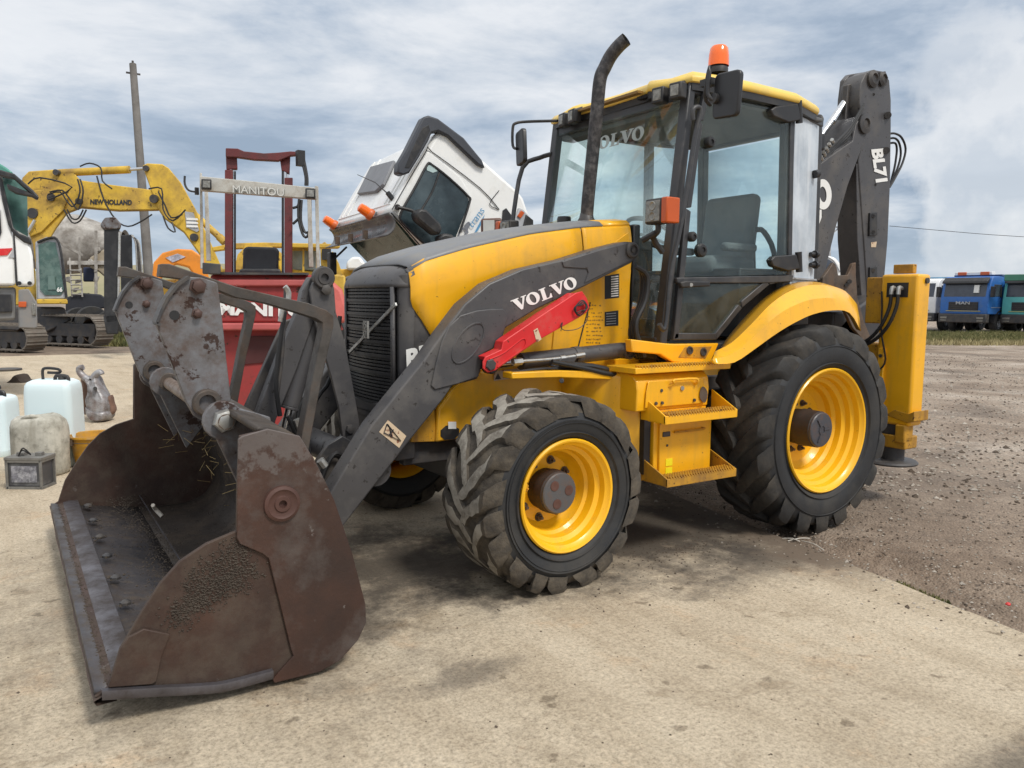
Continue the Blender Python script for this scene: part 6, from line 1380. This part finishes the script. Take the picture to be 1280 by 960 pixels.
# ---- tipper trucks in the grass on the right
def tipper(name, fx_, D, yaw, H, cm, bm_, label, dark=GLT, letters=None, grp='tipper trucks parked in the grass', visor=True, cm2=None, beac=False):
    """fx_: image x of the middle of the front"""
    b = ground_at(fx_, D); T = thing(name, b, label, 'tipper truck', grp)
    fw = -(FH*math.cos(yaw)+Rv*math.sin(yaw)); sd = Vector((0, 0, 1)).cross(fw)          # forward, its left
    M_ = Matrix((fw, sd, Vector((0, 0, 1)))).transposed()
    def L(a, s, z): return b+fw*a+sd*s+Vector((0, 0, z))
    def bx(nm, a, s, z, sa, ss, sz, mt, par=T, bev=.02, g=None): return (g or G()).box(L(a, s, z), (sa, ss, sz), M=M_).build(nm, mt, par, bevel=bev)
    w = 2.45
    g = G(); pr = [(0, 1.0), (.02, 1.55), (-.02, 1.95), (-.16, 2.62), (-.32, H-.06), (-.5, H), (-1.75, H), (-1.85, H-.1), (-1.85, 1.0)]
    g.poly([L(a, -w/2, z) for a, z in pr], sd*w); cab = g.build('cab', cm, T, bevel=.04)
    ws = G().poly([L(a+.012, -w/2+.16, z) for a, z in ((-.022, 1.90), (-.165, 2.64), (-.175, 2.64), (-.04, 1.90))], sd*(w-.32)).build('windscreen', mat('lorry_glass', (.055, .065, .085), .15, var=.4, vscale=1.5) if 'lorry_glass' not in bpy.data.materials else bpy.data.materials['lorry_glass'], cab)
    G().poly([L(-.10, w/2-.75, 2.1), L(-.10, w/2-.5, 2.1), L(-.16, w/2-.5, 2.5), L(-.16, w/2-.75, 2.5)], fw*.13).build('paper_sheet', WHT, ws)
    if visor: G().poly([L(a, -w/2+.08, z) for a, z in ((-.14, 2.60), (.10, 2.58), (.06, 2.70), (-.22, 2.90))], sd*(w-.16)).build('sun_visor', BLK, cab, bevel=.02)
    bx('grille', .03, 0, 1.42, .05, 1.5, .42, BLK, cab, .01)
    for k in range(4): bx('grille_bar', .06, 0, 1.26+.11*k, .03, 1.46, .02, DK, cab, 0)
    bx('trim_strip', .035, 0, 1.16, .04, 1.75, .03, mat('gold_trim', (.5, .42, .12), .4) if 'gold_trim' not in bpy.data.materials else bpy.data.materials['gold_trim'], cab, 0)
    bp = bx('bumper', -.05, 0, .78, .35, w, .46, DK, T, .05)
    for s in (-1, 1):
        bx('headlight', .135, s*.93, .80, .03, .34, .10, LEN, bp, .008); bx('fog_lamp', .135, s*.93, .66, .03, .30, .06, LEN, bp, .008)
        bx('mirror', -.05, s*(w/2+.16), 2.15, .12, .2, .55, BLK, T, .03)
        bx('side_window', -.85, s*(w/2), 2.22, .75, .03, .62, bpy.data.materials['lorry_glass'], cab, .01)
        bx('door_strip', -1.0, s*(w/2+.01), 1.35, 1.4, .02, .03, SIL, cab, 0)
    bx('chassis', -4.6, 0, .95, 6.5, .9, .3, DK, T)
    for a in (-1.35, -3.0, -5.6, -6.9):
        for s in (-1, 1):
            wl = G().lathe([(.28, -.16), (.48, -.16), (.51, -.1), (.51, .1), (.48, .16), (.28, .16)], L(a, s*1.05, .51), sd, n=26, close=True).build('wheel', TYR, T)
            G().lathe([(0, s*.05), (.10, s*.06), (.12, s*.13), (.17, s*.13), (.2, s*.02), (.29, s*.10)], L(a, s*1.05, .51), sd, n=20).build('rim', SIL, wl)
            if a > -3.2:
                ar = [L(a+.68*math.cos(t), s*1.05-.2, .55+.68*math.sin(t)) for t in [PI*i/10 for i in range(11)]]+[L(a+.60*math.cos(t), s*1.05-.2, .55+.60*math.sin(t)) for t in [PI*i/10 for i in range(10, -1, -1)]]
                G().poly(ar, sd*.4).build('mudguard', BLK, T)
    g = G(); hb = H+.05; g.poly([L(a, -w/2, z) for a, z in ((-2.1, 1.35), (-2.0, hb-.3), (-1.2, hb-.02), (-1.2, hb+.06), (-2.15, hb+.04), (-8.2, hb), (-8.3, 1.5))], sd*w)
    bd = g.build('tipper_body', bm_, T, bevel=.02)
    for k in range(6):
        for s in (-1, 1): bx('body_rib', -2.9-k*.95, s*(w/2+.04), (1.4+hb)/2, .10, .08, hb-1.5, bm_, bd, .01)
    if letters: lettering('front_lettering', font_mesh(letters, .03), L(.075, -.36, 1.50), L(.075, .36, 1.50), L(.075, -.36, 1.66), SIL, T, lift=.01)
    if beac:
        bt = G().box(L(-.9, 0, H+.16), (.35, 1.9, .16), M=M_).build('light_bar', WHT, T, bevel=.02)
        for s in (-.55, .6): bx('orange_lens', -.88, s, H+.16, .38, .45, .17, mat('orange_bar', (.6, .12, .04), .4) if 'orange_bar' not in bpy.data.materials else bpy.data.materials['orange_bar'], bt, .02)
    return T
BLU = mat('blue_truck_paint', (.025, .13, .42), .4, dirt=((.08, .15, .3), .3, 2), var=.1); TRQ = mat('turquoise_truck_paint', (.12, .48, .46), .4, var=.08); GRN = mat('dark_green_paint', (.02, .11, .07), .4)
BLD = mat('navy_tipper_body', (.02, .07, .20), .5, dirt=((.08, .1, .12), .3, 1.5), var=.12); GTB = mat('grey_tipper_body', (.30, .36, .40), .5, dirt=((.2, .2, .2), .3, 1), var=.1)
tipper('tipper_truck', 1203, 41, 1.0, 2.95, BLU, BLD, 'blue tipper truck with black grille and orange light bar, parked in the grass', letters='MAN', beac=True)
tipper('tipper_truck', 1141, 44, .95, 2.9, WHP, mat('blue_grey_body', (.16, .32, .46), .5, var=.15), 'white cabbed tipper truck half hidden behind the yellow stabiliser leg', visor=False)
tg = tipper('tipper_truck', 1284, 39.5, .95, 2.75, TRQ, GTB, 'turquoise and green tipper truck cut by the right border')
slab('green_roof_band', [(1256, 343), (1330, 342), (1330, 350), (1255, 351)], 39.1, .3, GRN, tg, bevel=.02)
# ---- white van seen through the gap under the boom
VN = thing('white_van', ground_at(1040, 30), 'white van with a rounded roof, glimpsed between cab and digging arm', 'van')
vp_ = [(1000, 398), (1000, 326), (1010, 320), (1030, 318), (1044, 322), (1052, 332), (1056, 345), (1062, 352), (1074, 360), (1076, 398)]
vb = slab('body', vp_, 30, 1.9, WHP, VN, bevel=.08)
slab('side_window', [(1024, 325), (1036, 324), (1044, 330), (1047, 340), (1026, 341)], 29.97, .04, bpy.data.materials['lorry_glass'], vb, bevel=.01)
g = G(); g.tube(px([(1000, 345), (1030, 344), (1054, 347)], D=29.97), .02, n=5).tube(px([(1032, 320), (1042, 326), (1050, 340)], D=29.97), .02, n=5); g.build('body_seam', SIL, vb)
for x in (1012, 1062): c = ground_at(x, 29.9); G().lathe([(.15, -.1), (.33, -.1), (.33, .1), (.15, .1)], c+Vector((0, 0, .33)), FH, n=22, close=True).build('wheel', TYR, VN)
# ================================================================== THINGS ON THE CONCRETE AT THE LEFT
CAN = bpy.data.materials.new('translucent_canister'); CAN.use_nodes = True; b_ = CAN.node_tree.nodes['Principled BSDF']
b_.inputs['Base Color'].default_value = (.68, .80, .83, 1); b_.inputs['Roughness'].default_value = .45; b_.inputs['Subsurface Weight'].default_value = .3; b_.inputs['Subsurface Radius'].default_value = (.1, .1, .1)
def rrect(cx, cy, w, d, r, n=5):
    o = []
    for (sx, sy), a0 in (((1, 1), 0), ((-1, 1), PI/2), ((-1, -1), PI), ((1, -1), 1.5*PI)):
        for k in range(n): a = a0+PI/2*k/(n-1); o.append((cx+sx*(w/2-r)+r*math.cos(a), cy+sy*(d/2-r)+r*math.sin(a)))
    return o
def loft(g, secs):
    R_ = [[g.V(p) for p in s] for s in secs]; n = len(R_[0])
    for a, b in zip(R_, R_[1:]):
        for i in range(n): g.face([a[i], a[(i+1) % n], b[(i+1) % n], b[i]])
    g.face(R_[0][::-1]); g.face(R_[-1]); return g
def canister(b, w, d, h, yaw, label):
    T = thing('canister', b, label, 'canister', 'white plastic canisters', rz=yaw)
    g = G(); secs = []
    for z, s in ((0, .94), (.02, .99), (.06, 1.0), (h*.10, 1.0), (h*.12, .985), (h*.80, .965), (h*.88, .955), (h*.94, .93), (h*.975, .86), (h, .70)): secs.append([(x, y, z) for x, y in rrect(0, 0, w*s, d*s, .06)])
    loft(g, secs).build('canister_body', CAN, T, local=True, sharp=60)
    G().cyl((w*.22, -d*.1, h-.01), (w*.22, -d*.1, h+.045), .032, n=16).build('cap', BLK, T, local=True)
    G().tube([(w*.10, -d*.15, h-.02), (w*.12, -d*.15, h+.035), (w*.34, -d*.15, h+.03), (w*.36, -d*.15, h-.03)], .016, n=8).build('handle', BLK, T, local=True)
    G().tube([(-w*.2, 0, h), (-w*.2, .0, h+.08), (-w*.12, 0, h+.10), (w*.12, 0, h+.09), (w*.14, 0, h+.06), (-w*.1, 0, h+.06)], .013, n=8).build('top_handle', BLK, T, local=True)
    return T
cyaw = math.atan2(Rv.y, Rv.x)
canister(at(72, 580, Z=0), .42, .34, .78, cyaw+.12, 'large white plastic canister with a black handle, behind the cut drum')
canister(at(-2, 568, Z=0), .34, .30, .58, cyaw, 'smaller white canister cut by the left border')
# cut-open dirty plastic drum
DR = thing('cut_drum', at(33, 599, Z=0)+FH*.22, 'dirty whitish cut-down plastic drum between battery and canister', 'drum', rz=cyaw)
DRM = mat('grimy_plastic', (.54, .52, .45), .7, dirt=((.20, .19, .15), .45, 5), dirt2=((.12, .11, .09), .25, 14), var=.12, streak=((.26, .24, .19), .6), bump=.002)
g = G(); secs = []
for z, s in ((0, .90), (.02, .98), (.06, 1.0), (.12, .985), (.35, 1.0), (.42, .985), (.47, .93), (.50, .78)):
    secs.append([(x*(1+.02*noise.noise(Vector((x*6, y*6, z*5)))), y, z+(.035*noise.noise(Vector((x*5, y*5, 3))) if z > .4 else 0)) for x, y in rrect(0, 0, .43*s, .32*s, .12, 7)])
loft(g, secs).build('drum_shell', DRM, DR, local=True, sharp=50)
G().box((.0, 0, .49), (.10, .07, .03)).tube([(-.1, -.08, .48), (0, -.1, .515), (.1, -.07, .48)], .02, n=7).build('moulded_grip', DRM, DR, local=True, bevel=.008)
# battery
BT = thing('battery', at(30, 612, Z=0)+FH*.10, 'old grey battery in a metal tray with a worn label', 'battery', rz=cyaw)
G().box((0, 0, .12), (.26, .17, .20)).build('battery_case', mat('battery_case', (.055, .055, .06), .5, var=.3, dirt=((.2, .2, .19), .3, 10)), BT, local=True, bevel=.008)
ALU = mat('dull_aluminium', (.22, .215, .20), .5, metal=.4, dirt=((.12, .11, .1), .4, 12), var=.15)
g = G(); 
for x in (-.135, .135): g.box((x, -.09, .12), (.022, .012, .24)); g.box((x, .09, .12), (.022, .012, .24))
for z in (.01, .225): g.box((0, -.09, z), (.28, .012, .022)); g.box((-.135, 0, z), (.022, .18, .022)); g.box((.135, 0, z), (.022, .18, .022))
g.build('metal_tray', ALU, BT, local=True, bevel=.002)
lb = G().box((0, -.088, .12), (.20, .006, .13)).build('battery_label', mat('torn_label', (.22, .22, .25), .5, dirt=((.05, .05, .06), .5, 14), dirt2=((.5, .5, .52), .35, 22), var=.4, vscale=30), BT, local=True)
G().box((0, 0, .245), (.30, .20, .025)).box((-.06, 0, .27), (.06, .06, .03)).box((.08, 0, .27), (.05, .05, .03)).build('battery_lid', ALU, BT, local=True, bevel=.004)
G().tube([(-.06, -.05, .26), (-.02, -.06, .31), (.03, -.04, .27), (.0, -.08, .33), (-.04, -.06, .29)], .006, n=6).build('lead_wire', BLK, BT, local=True)
# dark tyre or boot at the left edge
OT = tag(G().lathe([(.16, -.10), (.30, -.10), (.34, -.05), (.35, .0), (.34, .06), (.28, .12), (.16, .12)], (0, 0, .34), (0, 1, 0), n=30, close=True).build('old_tyre', TYR, None, local=True), 'dark dusty old tyre standing at the left border beside the battery', 'tyre')
p = at(-62, 606, Z=0); OT.location = (p.x, p.y, 0); OT.rotation_euler = (.1, 0, cyaw+.3)
# mason's bucket
MB_ = thing('mortar_bucket', at(109, 588, Z=0)+FH*.16, 'scuffed yellow-orange plastic mortar bucket behind the loader bucket', 'bucket', rz=cyaw)
OCB = mat('ochre_plastic', (.58, .29, .015), .5, dirt=((.28, .15, .04), .4, 9), dirt2=((.35, .30, .22), .3, 5), var=.12)
G().lathe([(0, .01), (.145, .012), (.15, .0), (.165, .04), (.205, .27), (.225, .285), (.225, .30), (.20, .297), (.155, .04), (0, .03)], (0, 0, 0), (0, 0, 1), n=36).build('bucket_wall', OCB, MB_, local=True)
g = G(); g.tube([(.22*math.cos(t), .22*math.sin(t)-.0, .25-.05*math.sin(t)*0-.0) for t in [-PI*i/12 for i in range(13)]], .004, n=5); g.box((-.12, -.19, .25), (.05, .03, .05)).box((.12, -.19, .25), (.05, .03, .05)); g.build('bucket_handle', BRST, MB_, local=True)
# broken casting
CS = thing('metal_casting', at(122, 525, Z=0)+FH*.15, 'broken grey metal casting with two prongs standing on the concrete', 'scrap metal')
AL = mat('oily_aluminium', (.36, .36, .37), .42, metal=.4, dirt=((.10, .08, .07), .45, 9), dirt2=((.16, .08, .05), .3, 5), var=.2, bump=.004, bscale=25)
DC = 9.6
def blob(name, pts, D, th, mt, par):
    P = px(crom([Vector((x, y, 0)) for x, y in pts+[pts[0]]], 3)[:-1] and [(q.x, q.y) for q in crom([Vector((x, y, 0)) for x, y in pts+[pts[0]]], 3)[:-1]], D=D)
    g = G(); c = sum(P, Vector())/len(P); secs = []
    for t, s in ((0, .72), (.12, .92), (.35, 1.0), (.7, 1.0), (.9, .9), (1, .7)): secs.append([c+(q-c)*s+FH*th*(t-.3)+FH*.03*noise.noise(q*9) for q in P])
    loft(g, secs); return g.build(name, mt, par, sharp=60)
cbd = blob('casting_body', [(108, 470), (114, 474), (120, 470), (127, 484), (134, 498), (136, 512), (130, 522), (120, 521), (110, 512), (108, 500), (111, 488)], DC, .22, AL, CS)
for pts in ([(112, 476), (106, 472), (101, 467), (99, 461), (104, 459)], [(116, 474), (120, 468), (125, 465), (127, 468)]): G().tube(px(pts, D=DC), [.045, .035], n=10).build('casting_prong', AL, CS)
blob('rusty_flange', [(126, 500), (138, 494), (140, 505), (142, 514), (137, 520), (131, 516), (133, 506)], DC+.05, .12, mat('rusty_casting', (.15, .09, .065), .8, var=.4, bump=.004), CS)
blob('casting_foot', [(108, 508), (122, 514), (136, 514), (134, 525), (120, 526), (110, 520)], DC, .3, AL, CS)
G().cyl(at(119, 485.5, D=DC-.13), at(119, 485.5, D=DC-.05), .022, n=12).build('casting_hole', BLK, CS)
G().box(at(107, 495, D=DC+.2), (.08, .2, .45)).build('casting_bracket', bpy.data.materials['rusty_casting'], CS, bevel=.02)
# rag and scrap further off
rg = blob('oily_rag', [(9, 479), (16, 474), (20, 469), (26, 468), (31, 475), (37, 480), (10, 480)], 13.9, .35, mat('brown_rag', (.055, .042, .034), .95, var=.4), None); tag(rg, 'crumpled dark brown rag lying on the concrete behind the canisters', 'rag')
fl_ = G().cyl(at(8, 463, Z=0)+Vector((0, 0, .0)), at(8, 463, Z=0)+Vector((0, 0, .04)), .28, n=22).build('flat_disc', DK, None, bevel=.01); tag(fl_, 'flat black disc lying on the concrete near the left border', 'scrap metal')
cl_ = blob('red_cloth', [(68, 598), (80, 592), (92, 588), (97, 592), (86, 599), (72, 600)], 6.9, .12, mat('maroon_cloth', (.07, .03, .03), .95, var=.3), None); tag(cl_, 'maroon cloth scrap beside the mortar bucket', 'cloth')
# small litter on the gravel: red cap, dry stalks
rc = at(1260, 756, Z=0); o = G().lathe([(.012, .0), (.013, .006), (.006, .012), (0, .012)], rc+Vector((0, 0, .0)), (0.1, 0, 1), n=12).build('bottle_cap', RED, None); tag(o, 'small red bottle cap on the gravel near the right border', 'cap')
g = G()
for a, b in (((978, 673), (1000, 677)), ((1002, 676), (1030, 688)), ((985, 676), (1012, 673))):
    p, q = at(*a, Z=.012), at(*b, Z=.015); g.tube([p, (p+q)/2+Vector((.0, .01, .012)), q], .0035, n=5)
tag(g.build('dry_stalk', bpy.data.materials['pale_twig'], None), 'pale dry stalks lying under the rear wheel at the edge of the slab', 'straw', kind='stuff')
